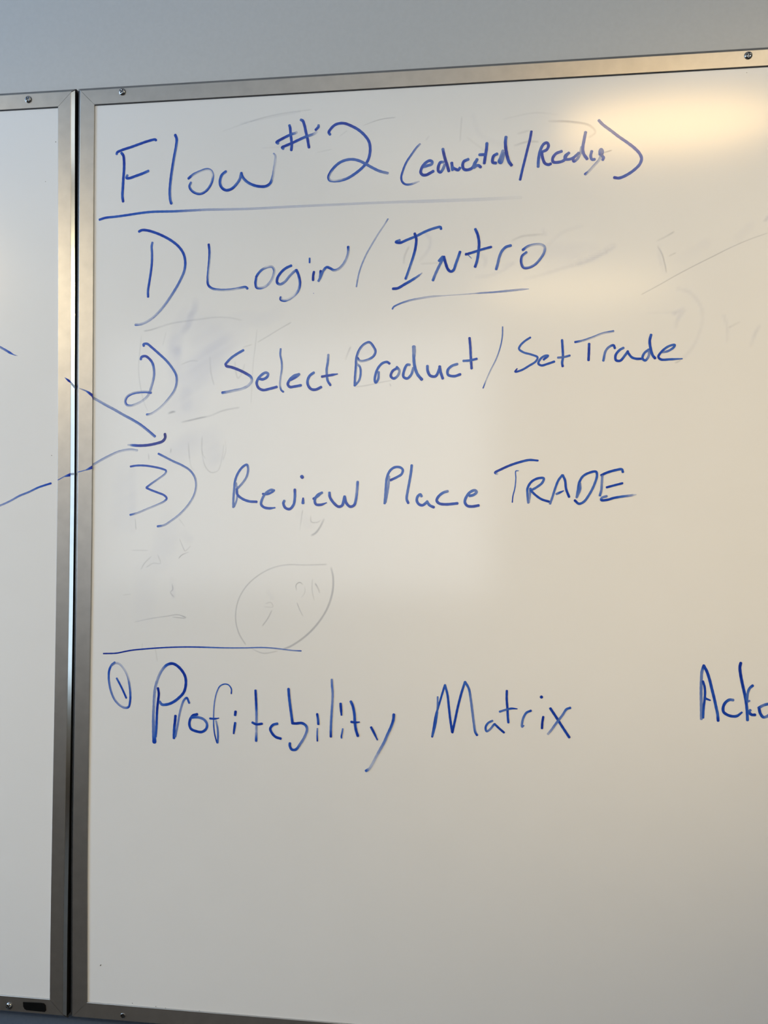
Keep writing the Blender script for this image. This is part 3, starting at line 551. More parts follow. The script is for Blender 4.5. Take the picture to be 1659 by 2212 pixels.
 'S 3.06 53.5,1305.5,.7,0,1 49.3,1302,.75 46.1,1295.3,.85 45.4,1287,.75 46.3,1277.9,.7,.2 49.1,1266.7,.65 54,1256.7,.55 61,1249.8,.5,.3 67.5,1246.9,.6 72.8,1247.9,1 74.9,1255.3 75.3,1265.5,.85,-.2 73.8,1277.7,.7,-.3 71.4,1287.8,.35,-.5 66.5,1296.9,.25,-.4 60.5,1303.3,.3 55.2,1304.7,.35 48.7,1301,.35,0,.8',
 'S 2.71 56.4,1284.8,.7,0,1 59.7,1279.3,.85 65.1,1269.3,.9 69.7,1259.7',
]),
('handwritten_word','blue handwritten word Profitability with wide-spaced letters','R',[
 'S 3.76 115.3,1256.2,.6,0,1 118.5,1252.7,.7 124.9,1253,.8 132.3,1255.7,.85 140.6,1261.6,.9 147.9,1269.9,.95 150.5,1281.1,1 149.3,1290.2 144.5,1298.1 137.1,1304.5 131.3,1306.3,1.05 124.4,1304.1,.8 118.1,1297.3,.5,-.2 112.9,1287,.45 109.3,1274.8,.5,.2 107.9,1262.5 107.4,1250.3 107,1238.1,.55 107.3,1226,.6,.1,1.2 108.1,1213.8,.65,0,1.5 108.6,1203.7,.95',
 'S 3.29 112.8,1273.8,1.15,0,1 114,1266.8,1.2 113,1256.6,1.1 112,1246.4,1.05 111.5,1234.2,.95 111.2,1222.1,.8 110.2,1210.9',
 'S 3.65 136.8,1238.7,1,0,1 136.2,1231.1 135.2,1220.9,.85 135,1209.8',
 'S 2.94 136.9,1211.9,.6,0,1 139.9,1227.2,.55 141.9,1239.4,.5 144.9,1251.6 148,1259.3,.65 151.7,1262.5,.9 155.2,1256,.8',
 'S 3.53 166,1241.8,1,0,1 160.3,1240 157.1,1235.9 155.6,1228.8,.95 157.8,1222.8 164.1,1220 172.5,1219.3 178.2,1223.6,.85 179.2,1229.6,.7 175.5,1235,.65 168.1,1237.8 157.7,1237.4,.8',
 'S 2.94 211.2,1269.9,1,0,.6 211.2,1276,.85 207.5,1280.9,.75 202.3,1281.9,.8 196.1,1279,.75 192,1271.3,.65 189.5,1261.2,.6 188.2,1249.1 187.9,1237,.65 188.2,1227,.85 189.8,1216,.95 192.7,1206,1.1',
 'S 2.47 193.6,1206.1,.8,0,1 194,1215.1,.75 193.4,1224.1,.65 191.2,1234.1,.4',
 'S 2.71 183.1,1237,.9,0,1 189.1,1236.8 194.9,1237.8,1,0,.5',
 'S 3.53 217.1,1247.1,1,0,1 216.5,1242.6,.95',
 'S 3.29 216.7,1232.5,.9,0,1 215.8,1226,.95 214.8,1218.9,1,0,.7',
 'S 3.29 243.2,1275,.9,0,1 243.7,1267,1 244.3,1256,.9 244.7,1245.1,.6 244.8,1234.1,.5 244.7,1223.1,.4 244.5,1210.6,.9',
 'S 3.18 239.4,1233.9,.9,0,1 244.5,1231.9,1 252,1232.8',
 'S 3.41 272.2,1233.6,.8,0,1 266.6,1231.9,.85 263,1226.8,.95 265.6,1220.9 270.3,1216.6 276.7,1214.8,1',
 'S 3.53 286.4,1278.4,.85,0,1 287.2,1268.4 288.8,1256.6 290.5,1244.7 291.8,1235.8,.95',
 'S 3.41 291.5,1235,1,0,1 296.1,1234.8,1.05 304.2,1235.5,.95 309.3,1232.5,.8 310.9,1227.6,.7,.2 307.9,1218.5,.6 302.4,1209.4,.65,.1 296.4,1201.7,.9 291.3,1201.5,.95 288.7,1205.9 288.7,1209.4,.9',
 'S 3.06 323.8,1247.8,1,0,1 324.9,1241.4,.85 325.4,1235,.95',
 'S 3.29 324.2,1229.5,.6,0,.6 324,1222.6,.75 324.3,1213.7,1',
 'S 3.06 342.3,1291.9,.55,0,1 342.7,1284.5,.7 343.5,1275.7,.6 343.3,1264.8,.55 342.6,1252.9,.65 342,1241.1,.7 341.6,1230.2,.75 341.6,1219.8,1',
 'S 3.29 353.9,1262,.9,0,1 354.4,1255.3,1 355.1,1247.6,.95,0,.7',
 'S 3.53 356.8,1230.3,.6,0,.6 356.1,1225.8,.75 355.2,1220.8,.95 355.3,1218.7,.8',
 'S 3.53 366.9,1265.1,.8,0,1 369.4,1259.8,.9 371.5,1250,.85 372.4,1238.2 373.8,1229.4,.9 376.2,1222.1,1',
 'S 3.06 367.7,1239.5,.95,0,1 372,1239,1 378,1239.6,1,0,.6',
 'S 3.06 393,1233.6,.95,0,1 396.5,1227.3 401,1218.2,1,0,.6',
 'S 3.53 421.6,1250.8,.9,0,1 421.1,1243.9,.9,.1 418.2,1235,.85,.2 413.8,1225.1,.75 409.5,1215.1,.65,.1 404.6,1206.1,.5 399.7,1197.1,.35 394.3,1186.5,.3 390.9,1181.5,.35 386.9,1178.7,.85',
]),
('handwritten_word','blue handwritten word Matrix','R',[
 'S 2.71 469.9,1224.6,1,0,1 471.6,1235.3,.95 473.9,1249.5,.9 476.8,1260.3,.85 480.3,1272.2 485.2,1289.1',
 'S 2.35 476.5,1274.4,.65,0,1 476.4,1263.8 476.2,1256.7,.7',
 'S 2.47 470.5,1225.8,.7,0,1 474,1240.1,.8 476.2,1255.5,.7',
 'S 3.06 485.5,1289.5,.75,0,1 488.5,1278.4,.85 490.4,1263.1,.95 492.2,1247.8 494.7,1231.4,1',
 'S 3.06 495,1230.9,1,0,1 498.1,1245.7,.95 501.5,1262.3,.9 505.6,1278.9 510.2,1294.1,.75',
 'S 3.18 510.4,1294.1,.75,0,1 514.9,1286.3 517.5,1273.4,.65,.2 519.7,1257.1,.65,.1 521.6,1243,.65,.2 523.4,1232.5,.8 525.5,1228.9,1',
 'S 2.82 544.3,1247.2,.65,0,1 539.1,1244.3,.75 536,1238.9,.9 537.2,1234,.7 540.9,1236.1,.55 546.4,1243,.7',
 'S 2.82 546.9,1243.4,.85,0,1 552.5,1238.3,.95 558.5,1233.3,1',
 'S 2.94 561.7,1284.8,1,0,1 561.6,1274.9 562.6,1262.1 563.1,1252.7,.9 563.8,1245.8,.95',
 'S 2.71 553.1,1258.8,.7,0,1 560.5,1261.4,.65 567.4,1263.2,.85 574.4,1263,1,0,.5',
 'S 2.94 591.1,1261.3,.9,0,1 585.9,1258.8,.75 582.5,1253.4,.7 580.8,1247.6,.65 580.5,1241.1 582.5,1242.7,.6,0,.7',
 'S 3.76 603.5,1278.9,1,0,1 604,1278.2',
 'S 2.94 606.1,1254.3,1,0,1 605,1247.3,1.05 604.6,1240.3',
 'S 3.18 614.6,1265,1,0,1 621.5,1254.8 629.5,1242.4,.95 637.5,1230.5,1',
 'S 3.06 638.5,1266.5,.8,0,1 634,1264.6,.75 629.4,1257.5,.65,.1 621.5,1246.7 615.8,1238.4,.5 611.9,1233.6,.35',
]),
('handwritten_word','blue handwritten letters Acko cut off at the right side','R',[
 'S 3.53 792.7,1258.5,.5,0,1 792.7,1266.4,.55 792.5,1276.4 792.3,1286.4,.6 792.3,1296.5 792.6,1306.5 793.2,1315.2 795.4,1322.6,1',
 'S 3.53 795.4,1322,1,0,1 798.6,1316.1 801.9,1306.1,.95 804.5,1295.5 807.1,1284.9 809.4,1274.3,.85 811.3,1265.1,.75 812,1257.1,1',
 'S 2.94 794.3,1303.6,1,0,1 796.1,1297.9 796.8,1291.3 796.5,1283.2,.95 795.6,1275.2,.9 795,1267.8,.85 794.7,1260.1',
 'S 2.94 797.8,1283,.85,0,1 802.9,1281.1,1,0,.6',
 'S 3.41 829.2,1282.3,.6,0,1 825,1282.5,.75 820.6,1279.4,.9 817.9,1274,1 818.1,1268 821.9,1264.8,.95 827.7,1263 833.4,1263.5,.9 839.1,1268,.9,0,.7',
 'S 3.53 837.7,1326.8,1.05,0,1 836.7,1321.8,1.1 837.4,1313.9,1.05 839.3,1303.3,1 841.9,1291.4,.95 843.9,1280.8,.9 845,1270.2,.8 845.6,1259',
 'S 3.29 851.4,1300.3,.9,0,1 847.9,1296.9,.75 845.7,1290.9,.65 844.8,1282.9,.7',
 'S 2.71 845.4,1280.9,.7,0,1 847.7,1282,.6',
 'S 3.41 848.7,1271,.7,0,1 847.4,1269,.8 849.9,1265.8,1 854.1,1265.6',
 'S 3.41 858.2,1274,.9,0,1 862.6,1276.8,.6 867.6,1278.7,.75 872.7,1279.2,.8 876.5,1276.6 875.2,1271.3 871.5,1267.2,.7 866.4,1263.7,.6 863.3,1263.3,.85 860.1,1267.5,.95 858.8,1272.7,1',
]),
('erased_writing','faint wiped marker box below Login','R',[
 'G 3.29 89,1739.2,.22,0,1 99.9,1741 113.2,1744.8,.15 126.5,1748.5 146.4,1751.2,.14 166.3,1753.2,.13 186,1755.1,.12 205.7,1753.9,.1 222,1750.3,.07',
 'G 2.47 86.5,1734.1,.08,0,1 84.2,1713.2,.15 82.7,1690.7,.12 85.4,1666.5,.14 90.7,1645.6,.1 95.8,1634.3,.08',
 'G 2.47 241.6,1738.8,.08,0,1 239.4,1716.7,.15 237.1,1697.8,.12 235.7,1672.5,.1 234.3,1642.5',
 'G 2.47 241.8,1721.4,.18,0,1 257.9,1730.5 273.9,1739.7 286.7,1746.5,.25',
 'G 3.29 140.9,1619.5,.15,0,1 154.2,1622.3,.35 165.7,1624.9,.38 180.5,1627.9,.15 196.8,1634.1,.2 219.7,1638.2',
 'G 2.47 120,1738.2,.08,0,1 115.1,1719.1,.1',
 'G 2.88 179,1705.1,.05,0,1 180.9,1682.8,.12 185.1,1666.8,.16',
 'G 3.29 212.7,1698.2,.1,0,1 213.6,1685.5,.14 216.9,1675.9,.18 221.8,1682.2,.1 225.7,1694.8',
 'G 2.47 222.3,1715.4,.1,0,1 235.3,1719.1,.18',
 'G 4.12 122.6,1630.8,.2,0,1 129.2,1633.2,.4 134.2,1633.6,.2',
 'G 2.47 140.3,1694.6,.12,0,1 153.5,1699.2,.14 163.4,1699,.06',
]),
('eraser_smudge','pale violet eraser smudge below the numeral 1','R',[
 'G 10.59 158.6,1777.3,.08,0,1 157.9,1766.1,.2 153,1756.7,.3 149.8,1747.2,.25 143.2,1737.7,.1',
 'G 22.94 146.4,1761.6,.04,0,1 136.6,1737.9,.1 131.8,1718.7,.2 130.3,1702.8,.14 133.8,1680.3,.07',
 'G 61.76 166.3,1750,.02,0,1 176.4,1727.5,.13 179.8,1711.5,.1 166.8,1689.4 153.8,1670.4,.07 147.3,1648.2,.08 144.1,1638.6,.03',
 'G 35.29 215.7,1733,.05,0,1 196.2,1717.5,.12 183.1,1705,.15 166.8,1689.4 153.7,1673.6,.08',
 'G 14.12 130.1,1715.6,.1,0,1 135.2,1712.3,.2 135.2,1702.7,.1',
 'G 22.94 186.1,1740,.03,0,1 218.8,1752,.06 251.3,1751.2 270.6,1760.2,.03',
 'G 19.41 147.2,1657.8,.12,0,1 148.2,1641.8',
]),
('eraser_smudge','grey eraser smudge beside the numeral 3','R',[
 'G 35.29 124.7,1571.6,.04,0,1 138,1581.2,.1 151.1,1590.7,.12 161,1598.6,.05',
 'G 30 184,1603.3,.04,0,1 180.8,1590.6,.1 185.8,1577.8 181,1568.3,.05',
 'G 2.47 169.2,1600.2,.07,0,1 169.4,1581.1,.1 174.4,1571.5',
 'G 2.47 200.4,1596.8,.06,0,1 201.4,1582.6,.08 197.4,1569.9,.1',
 'G 2.47 151.1,1593.9,.06,0,1 152.9,1571.6,.08',
 'G 2.47 97.1,1579.7,.2,0,1 98.1,1570.1',
 'G 2.47 127.9,1586,.2,0,1 127.2,1579.6,.25',
 'G 2.47 169.7,1602.7,.06,0,1 170.5,1574.7,.12 174.7,1561.2,.18 181.7,1554.5,.2 190.9,1556.7,.12 196.5,1573.5,.08 198.7,1591.4',
 'G 2.47 151.2,1591.6,.06,0,1 152.5,1574.7,.1 156.1,1560.1,.12 160.8,1556.8,.06',
 'G 35.29 64.4,1555.7,.03,0,1 63.5,1523.9,.07 60.3,1489.9,.05',
 'G 12.35 75,1560.2,.03,0,1 76.7,1512.7,.07 75.8,1478.7,.04',
]),
('erased_writing','faint wiped ring with scribbles above the divider line','R',[
 'G 3.71 340.2,1434.5,.22,0,1 343.1,1420.8,.35 342.3,1402.4,.4 335.9,1382 322.9,1361.5,.42 306.1,1344.5 289.2,1333,.4 277.9,1328.1,.35',
 'G 2.64 230.2,1332.4,.28,0,1 220.5,1348,.3 216.1,1366.6 219.2,1389,.28 229.6,1407.8 246.7,1423,.24 265.7,1432.6,.22 284.7,1436.5,.24 307.3,1436.5,.2 335.5,1437.6,.24',
 'G 2.47 237.9,1328,.15,0,1 253.2,1322.8,.25 272.2,1326.1,.2',
 'G 2.14 295.9,1403.4,.15,0,1 295.3,1410.8,.35 300,1414.2,.4 304.7,1410.9,.15',
 'G 1.98 306.6,1409.1,.12,0,1 306.7,1401.7,.15 302,1394.3,.08',
 'G 2.14 296.4,1388.6,.3,0,1 300.2,1379.5,.25 305,1370.3,.15',
 'G 2.14 316.5,1419.4,.15,0,1 316,1405.6,.2 319,1390.9,.12',
 'G 2.8 319.7,1413.9,.45,0,1 323.5,1407.6,.25 326.4,1400.2,.15',
 'G 2.47 264.2,1378.7,.25,0,1 258.6,1367.5,.3 251.1,1357.1',
 'G 2.14 254.7,1386,.15,0,1 262.3,1388,.2 265.2,1382.5,.15 252.8,1382.2,.1',
 'G 5.88 258.4,1400.9,.06,0,1 264.1,1393.6,.08',
]),
('erased_writing','faint wiped scribbles left of the ring','R',[
 'G 2.14 79.8,1358.9,.12,0,1 103.5,1364.2,.2 123.2,1367.4,.25 138.9,1369.6,.3 150.6,1366.1,.45',
 'G 1.98 131.1,1366.6,.2,0,1 149.7,1365.2,.35',
 'G 2.14 140,1468.5,.15,0,1 146,1455.4,.25 147.9,1452.6,.2 155.7,1459.2,.15',
 'G 2.14 139.2,1442.5,.45,0,1 143.1,1446.9,.3 153.8,1451.7,.1',
 'G 2.14 79.6,1494.5,.15,0,1 81.1,1479.3,.2',
 'G 2.14 75,1452.7,.12,0,1 97.8,1452.6,.15',
 'G 2.47 88.1,1427.3,.12,0,1 93,1435.8,.18 102.8,1445.4,.1',
 'G 2.47 95,1430.2,.15,0,1 104.9,1436,.12 114.7,1436.1,.1 110.7,1447.4,.12',
 'G 2.47 130.7,1410,.2,0,1 131.7,1402.4,.28 128.8,1398.6,.18 133.8,1392.1,.2',
 'G 2.14 63.6,1393.7,.12,0,1 75.5,1395.4,.1',
 'G 2.14 91,1332.7,.12,0,1 90.5,1320.4,.06',
 'G 2.47 107.8,1330.3,.1,0,1 111.9,1307.8,.12',
 'G 2.47 138.8,1494.8,.12,0,1 147.7,1483.6,.08',
 'G 35.29 126.1,1489.1,.04,0,1 122.3,1466.4,.08 112.7,1439.9,.06',
 'G 35.29 95.1,1424.5,.03,0,1 93.4,1386.6,.05 91.6,1367.7,.03',
 'G 14.12 145.8,1474.2,.04,0,1 153.7,1466.7,.08',
 'G 7.06 130.6,1415.6,.05,0,1 132.8,1393,.1',
]),
('erased_writing','faint wiped comma-shaped trace below Review','R',[
 'G 3.79 313.7,1473.5,.3,0,1 320.2,1477.6,.45 325.8,1485,.35 331.3,1496.1,.2',
 'G 2.47 313.5,1499.7,.12,0,1 314.5,1491.4,.2 322,1490.9 327.6,1494.2,.12',
 'G 2.47 303.1,1507,.2,0,1 301.3,1494.1,.12 299.5,1479.2,.05',
 'G 15.29 299.3,1501.4,.04,0,1 310.7,1488.6,.05',
]),
('erased_writing','faint wiped letters around and above educated','R',[
 'G 2.47 192.6,1996,.06,0,1 239.4,2009.3,.15 268.4,2014.8,.14 311.6,2018.2,.15',
 'G 4.12 216,2004.8,.06,0,1 268.4,2012.8,.08 297.3,2016.1',
 'G 2.14 377.3,1994.1,.12,0,1 399.8,2000.8,.28 419.4,2002.5,.25',
 'G 2.47 245.5,1971.9,.08,0,1 297.6,1972.2,.05',
 'G 2.47 357.5,1989,.12,0,1 346.2,1981.1,.06',
 'G 2.47 317.8,1962.8,.05,0,1 337.8,1966,.12',
 'G 3.29 461.7,1977.2,.12,0,1 456.7,1970.3,.08',
 'G 3.29 502.1,1999.5,.12,0,1 500.2,1967.1,.1',
 'G 3.29 552.2,1992.8,.06,0,1 591.7,1998.7,.08 621.2,1995.1,.04',
 'G 4.12 566.2,1958.8,.12,0,1 582.1,1963.1,.22 597.8,1962.7,.18',
 'G 4.12 570.1,1973.7,.1,0,1 585.9,1977.3,.16',
 'G 4.12 607.5,1987.8,.12,0,1 634.9,1985.4,.3 658.3,1979.6,.28 665.1,1970.9,.16 656.4,1964.4,.12',
 'G 4.12 508.3,1972.8,.06,0,1 532.4,1953.4',
 'G 7.06 516.2,1998.7,.05,0,1 524.3,1976,.06 552.3,1960.5,.05',
 'G 2.47 666.2,1943,.2,0,1 685.5,1948,.5',
]),
('erased_writing','faint wiped loops around and right of Intro','R',[
 'G 4.94 457.8,1854.3,.2,0,1 463.7,1846.3 460.9,1832.6,.15 451.1,1821.1,.1',
 'G 4.12 437.2,1839.3,.16,0,1 431.4,1825.7,.15 430.5,1815.9,.1',
 'G 4.12 451.2,1816.2,.08,0,1 474.7,1816.5,.1',
 'G 4.12 563.5,1840.8,.08,0,1 576.9,1846.2,.18 592.1,1847.6 603.5,1848.1,.1',
 'G 4.94 602.5,1854.9,.06,0,1 605.4,1847.1,.16',
 'G 4.94 521.4,1797.4,.08,0,1 536.9,1798.9,.14 556,1806.1 567.5,1813.5,.1',
 'G 4.94 580.9,1793.8,.06,0,1 598,1797.1,.12 632,1806.7,.14 658.3,1813.6,.2 676.9,1822.5 688,1828.9,.1',
 'G 5.76 609.2,1835.4,.08,0,1 628,1850.1,.1 650.6,1857,.06',
 'G 5.76 527.1,1824.6,.1,0,1 532.9,1818.5,.12 531,1810.8,.1',
 'G 5.76 554.1,1810.1,.08,0,1 565.6,1813.6,.12',
 'G 23.53 586.5,1822.6,.04,0,1 624.4,1827.2,.09 661.9,1825.9,.06',
 'G 17.65 609.4,1804.5,.04,0,1 643.3,1815,.07',
]),
('erased_writing','faint wiped strokes near the right side','R',[
 'G 4.12 720.2,1770.1,.25,0,.5 741,1781.1 760.9,1792.3,.28 780.8,1802.7 804.6,1814.4,.3 823,1823.4,.28 843.9,1832.3,.22 867.2,1840.3,.2',
 'G 3.29 738.1,1834.6,.1,0,1 748.7,1839.7,.15 759.4,1845.9,.25',
 'G 2.8 739.4,1829,.14,0,1 744.8,1819.1,.25 748.2,1806.5 750.3,1795.4,.16',
 'G 2.88 751.5,1815.4,.08,0,1 761.5,1820.2,.22',
 'G 5.88 740.8,1828.9,.08,0,1 743.5,1810.8,.12 747.6,1796.8,.06',
 'G 5.88 759.8,1746.7,.2,0,1 770.4,1750.6,.12 763.8,1739.7,.18 761.2,1730.1,.1',
 'G 4.94 763.7,1776.3,.1,0,1 775.6,1772.5,.14 786.3,1761.2,.12 791.6,1750.1 792.3,1737.7,.08 787.8,1719.9 779.9,1703.5,.12 770.6,1692.6',
 'G 4.94 727.7,1747.5,.04,0,1 759.8,1748.1,.08',
 'G 4.71 816.7,1742.6,.1,0,1 820.7,1728.8,.14 820.7,1712.3,.1',
 'G 4.12 822,1727.4,.1,0,1 836.4,1735.3,.06',
 'G 4.94 848.2,1706.3,.1,0,1 853.4,1721.2,.18 857.2,1728.7,.12',
 'G 3.29 760,1686.6,.3,0,1 765.3,1688.6,.2 768,1692.7,.12',
 'G 4.94 864.6,1855.4,.3,0,1 867.1,1858.8',
 'G 10.59 646,1811.1,.14,0,1 662.4,1816.2,.16 686.8,1829.4,.12',
 'G 14.12 767.5,1812.8,.03,0,1 796.6,1829.8,.06',
 'G 14.12 833.4,1835.4,.05,0,1 846.4,1848.6,.06',
]),
('erased_writing','faint wiped marks around Product','R',[
 'G 3.29 356.6,1696.1,.08,0,1 359.9,1705.2,.18 363.8,1714.3,.28',
 'G 2.47 369.4,1662.5,.15,0,1 384,1664.3,.22 402.3,1667.9,.2 416.7,1670.3,.12',
 'G 2.47 413.5,1666.5,.3,0,1 415.5,1662.8,.45',
 'G 17.65 377.1,1708.8,.05,0,1 386.3,1709.9,.07',
]),
('marker_speck','dark dot below Login','R',[
 'S 0.76 315,1782.9,.9,0,1 315.4,1782.7',
]),
('dirt_speck','dark speck near the lower left corner','R',[
 'S 1.06 37.4,908.8,.7,0,1 38.2,909.9',
]),
('dirt_speck','','R',[
 'S 0.76 113.3,861.6,.7,0,1 114,861.7',
]),
('dirt_speck','','R',[
 'S 0.76 81.4,863.4,.5,0,1 81.9,863.2',
]),
('dirt_speck','','R',[
 'S 0.76 126.5,860.7,.5,0,1 126.9,860.3',
]),
('dirt_speck','','R',[
 'S 0.88 171.5,860.1,.6,0,1 172.3,860.5',
]),
('dirt_speck','','R',[
 'S 0.59 842,2033.5,.6,0,1 842.5,2033.5',
]),
('marker_line','blue marker stroke ending at left board centre','L',[
 'S 3.18 -119.2,1726.4,.5,0,1 -111.6,1722.3,.6,-.4 -104,1718.2,.75 -97.7,1714.6,.9,-.2 -91.4,1711.5,.7,0,.4 -86.4,1710,.2,0,.3',
]),
('marker_line','blue marker stroke ending short of the frame','L',[
 'S 2.71 -119.4,1505.5,.4,0,1 -109.4,1510.2 -101.9,1513.2,.45 -93.2,1517.3 -82,1523.2,.6 -68.3,1528.5 -56,1534.2,.75 -44.9,1537.9,.85 -37.5,1540,.95',
]),
('dirt_speck','','L',[
 'S 0.82 -37.1,1577.1,.5,0,1 -36.6,1577',
]),
('dirt_speck','','L',[
 'S 0.82 -35.6,1994,.6,0,1 -34.9,1993.7',
]),
('dirt_speck','','L',[
 'S 0.71 -49.4,1941.6,.7,0,1 -48.9,1941.5',
]),
]

def catmull(P):
    out = []
    n = len(P)
    if n == 2: P = [P[0], tuple((a + b) / 2 for a, b in zip(*P)), P[1]]; n = 3
    for i in range(n - 1):
        p1, p2 = P[i], P[i + 1]
        p0 = P[i - 1] if i else tuple(2 * a - b for a, b in zip(p1, p2))
        p3 = P[i + 2] if i + 2 < n else tuple(2 * b - a for a, b in zip(p1, p2))
        d = math.hypot(p2[0] - p1[0], p2[1] - p1[1])
        # centripetal parametrisation
        def tt(a, b): return max(math.hypot(b[0] - a[0], b[1] - a[1]) ** 0.5, 1e-4)
        t0 = 0; t1 = t0 + tt(p0, p1); t2 = t1 + tt(p1, p2); t3 = t2 + tt(p2, p3)
        st = max(2, int(d / 0.35))
        for s in range(st):
            t = t1 + (t2 - t1) * s / st
            def L(a, b, ta, tb): return tuple(((tb - t) * u + (t - ta) * v) / (tb - ta) for u, v in zip(a[:2], b[:2]))
            A1 = L(p0, p1, t0, t1); A2 = L(p1, p2, t1, t2); A3 = L(p2, p3, t2, t3)
            B1 = L(A1, A2, t0, t2); B2 = L(A2, A3, t1, t3)
            xy = L(B1, B2, t1, t2)
            u = s / st; u2 = u * u * (3 - 2 * u)
            out.append(xy + tuple(a + (b - a) * u2 for a, b in zip(p1[2:], p2[2:])))
    out.append(P[-1])
    return out

LANES = [-1.0, -0.86, -0.6, -0.3, 0.0, 0.3, 0.6, 0.86, 1.0]
GL = [-1.0, -0.75, -0.5, -0.25, 0.0, 0.25, 0.5, 0.75, 1.0]

def ribbon(verts, faces, inks, kind, width, pts, y0, rng, normal_y=-1):
    C = catmull(pts)
    # resample by length
    step = 0.6 if kind == 'S' else max(0.8, min(2.5, width * .12))
    R = [C[0]]; acc = 0.0; S = [0.0]; tot = 0.0
    for a, b in zip(C, C[1:]):
        d = math.hypot(b[0] - a[0], b[1] - a[1]); acc += d; tot += d
        if acc >= step: R.append(b); S.append(tot); acc = 0
    if tot - S[-1] > 0.05: R.append(C[-1]); S.append(tot)
    if len(R) < 2: R = [C[0], C[-1]]; S = [0, tot]
    tot = S[-1]; n = len(R)
    lanes = LANES if kind == 'S' else GL
    nl = len(lanes)
    # slow random streaks, one value per lane
    st = [rng.uniform(-1, 1) for _ in lanes]; tgt = [rng.uniform(-1, 1) for _ in lanes]
    hw0 = width / 2
    base = len(verts)
    # extend ends with half-circle caps
    seq = []
    for i in range(n):
        a = R[max(i - 2, 0)]; b = R[min(i + 2, n - 1)]
        dx, dz = b[0] - a[0], b[1] - a[1]; L = math.hypot(dx, dz) or 1
        seq.append((R[i][0], R[i][1], dx / L, dz / L, R[i][2], R[i][3], R[i][4], S[i], 1.0))
    if kind == 'S':
        caps0 = []; caps1 = []
        for c in (0.98, 0.9, 0.75, 0.5, 0.25):
            w = math.sqrt(1 - c * c)
            f = seq[0]; h = hw0 * f[6]
            e = c * h * .8
            caps0.append((f[0] - f[2] * e, f[1] - f[3] * e, f[2], f[3], f[4], f[5], f[6], f[7], w))
            l = seq[-1]; h = hw0 * l[6]; e = c * h * .8
            caps1.append((l[0] + l[2] * e, l[1] + l[3] * e, l[2], l[3], l[4], l[5], l[6], l[7], w))
        seq = caps0 + seq + caps1[::-1]
    for i, (x, z, dx, dz, d, b, wm, s, cw) in enumerate(seq):
        if i % 9 == 0: tgt = [rng.uniform(-1, 1) for _ in lanes]
        st = [u + (v - u) * .12 for u, v in zip(st, tgt)]
        hw = hw0 * wm * cw
        nx, nz = dz, -dx       # right-hand side of travel as seen in the picture
        wob = 1 + 0.03 * math.sin(i * .7 + base)
        for j, t in enumerate(lanes):
            px, pz = x + nx * hw * t * wob, z + nz * hw * t * wob
            verts.append((px / 1000, y0 - 0.00002 * i / len(seq), pz / 1000))
            if kind == 'S':
                k = t * (1 if b >= 0 else -1) * 1.0
                wgt = min(1, max(0, (k + 0.25) / 0.5))
                v = d * (1 - abs(b) * 0.95 * (1 - wgt))
                v *= 1 + (0.16 if d > .6 else .25) * st[j]
                if abs(t) > 0.8 and abs(t) < 1: v *= 1.08
                if abs(t) == 1.0: v *= 0.45
                if cw < .3: v *= .7
            else:
                e = min(1, (s / max(width * .7, 3))) * min(1, (tot - s) / max(width * .7, 3))
                e = e * e * (3 - 2 * e)
                v = d * 0.8 * (math.cos(t * math.pi / 2) ** 1.3 if abs(t) < 1 else 0) * (0.25 + .75 * e) * (1 + (.3 if width < 6 else .12) * st[j])
                if e == 0 and width > 6: v = 0
            inks.append(max(0.0, v))
    m_ = len(seq)
    for i in range(m_ - 1):
        for j in range(nl - 1):
            a = base + i * nl + j
            faces.append((a, a + 1, a + nl + 1, a + nl))

def parse(s):
    tk = s.split(); width = float(tk[1]); pts = []; d, b, w = .85, 0, 1
    for t in tk[2:]:
        v = [float(q_) for q_ in t.split(',')]
        if len(v) > 2: d = v[2]
        if len(v) > 3: b = v[3]
        if len(v) > 4: w = v[4]
        pts.append((v[0], v[1], d, b, w))
    return tk[0], width, pts

def add_ink_mesh(name, label, root, verts, faces, inks, mat, stuff=False):
    me = bpy.data.meshes.new(name)
    me.from_pydata(verts, [], faces)
    at = me.attributes.new('ink', 'FLOAT', 'POINT')
    at.data.foreach_set('value', inks)
    o = link(name, me, root, mat)
    if label: o['label'] = label
    if stuff: o['kind'] = 'stuff'
    return o

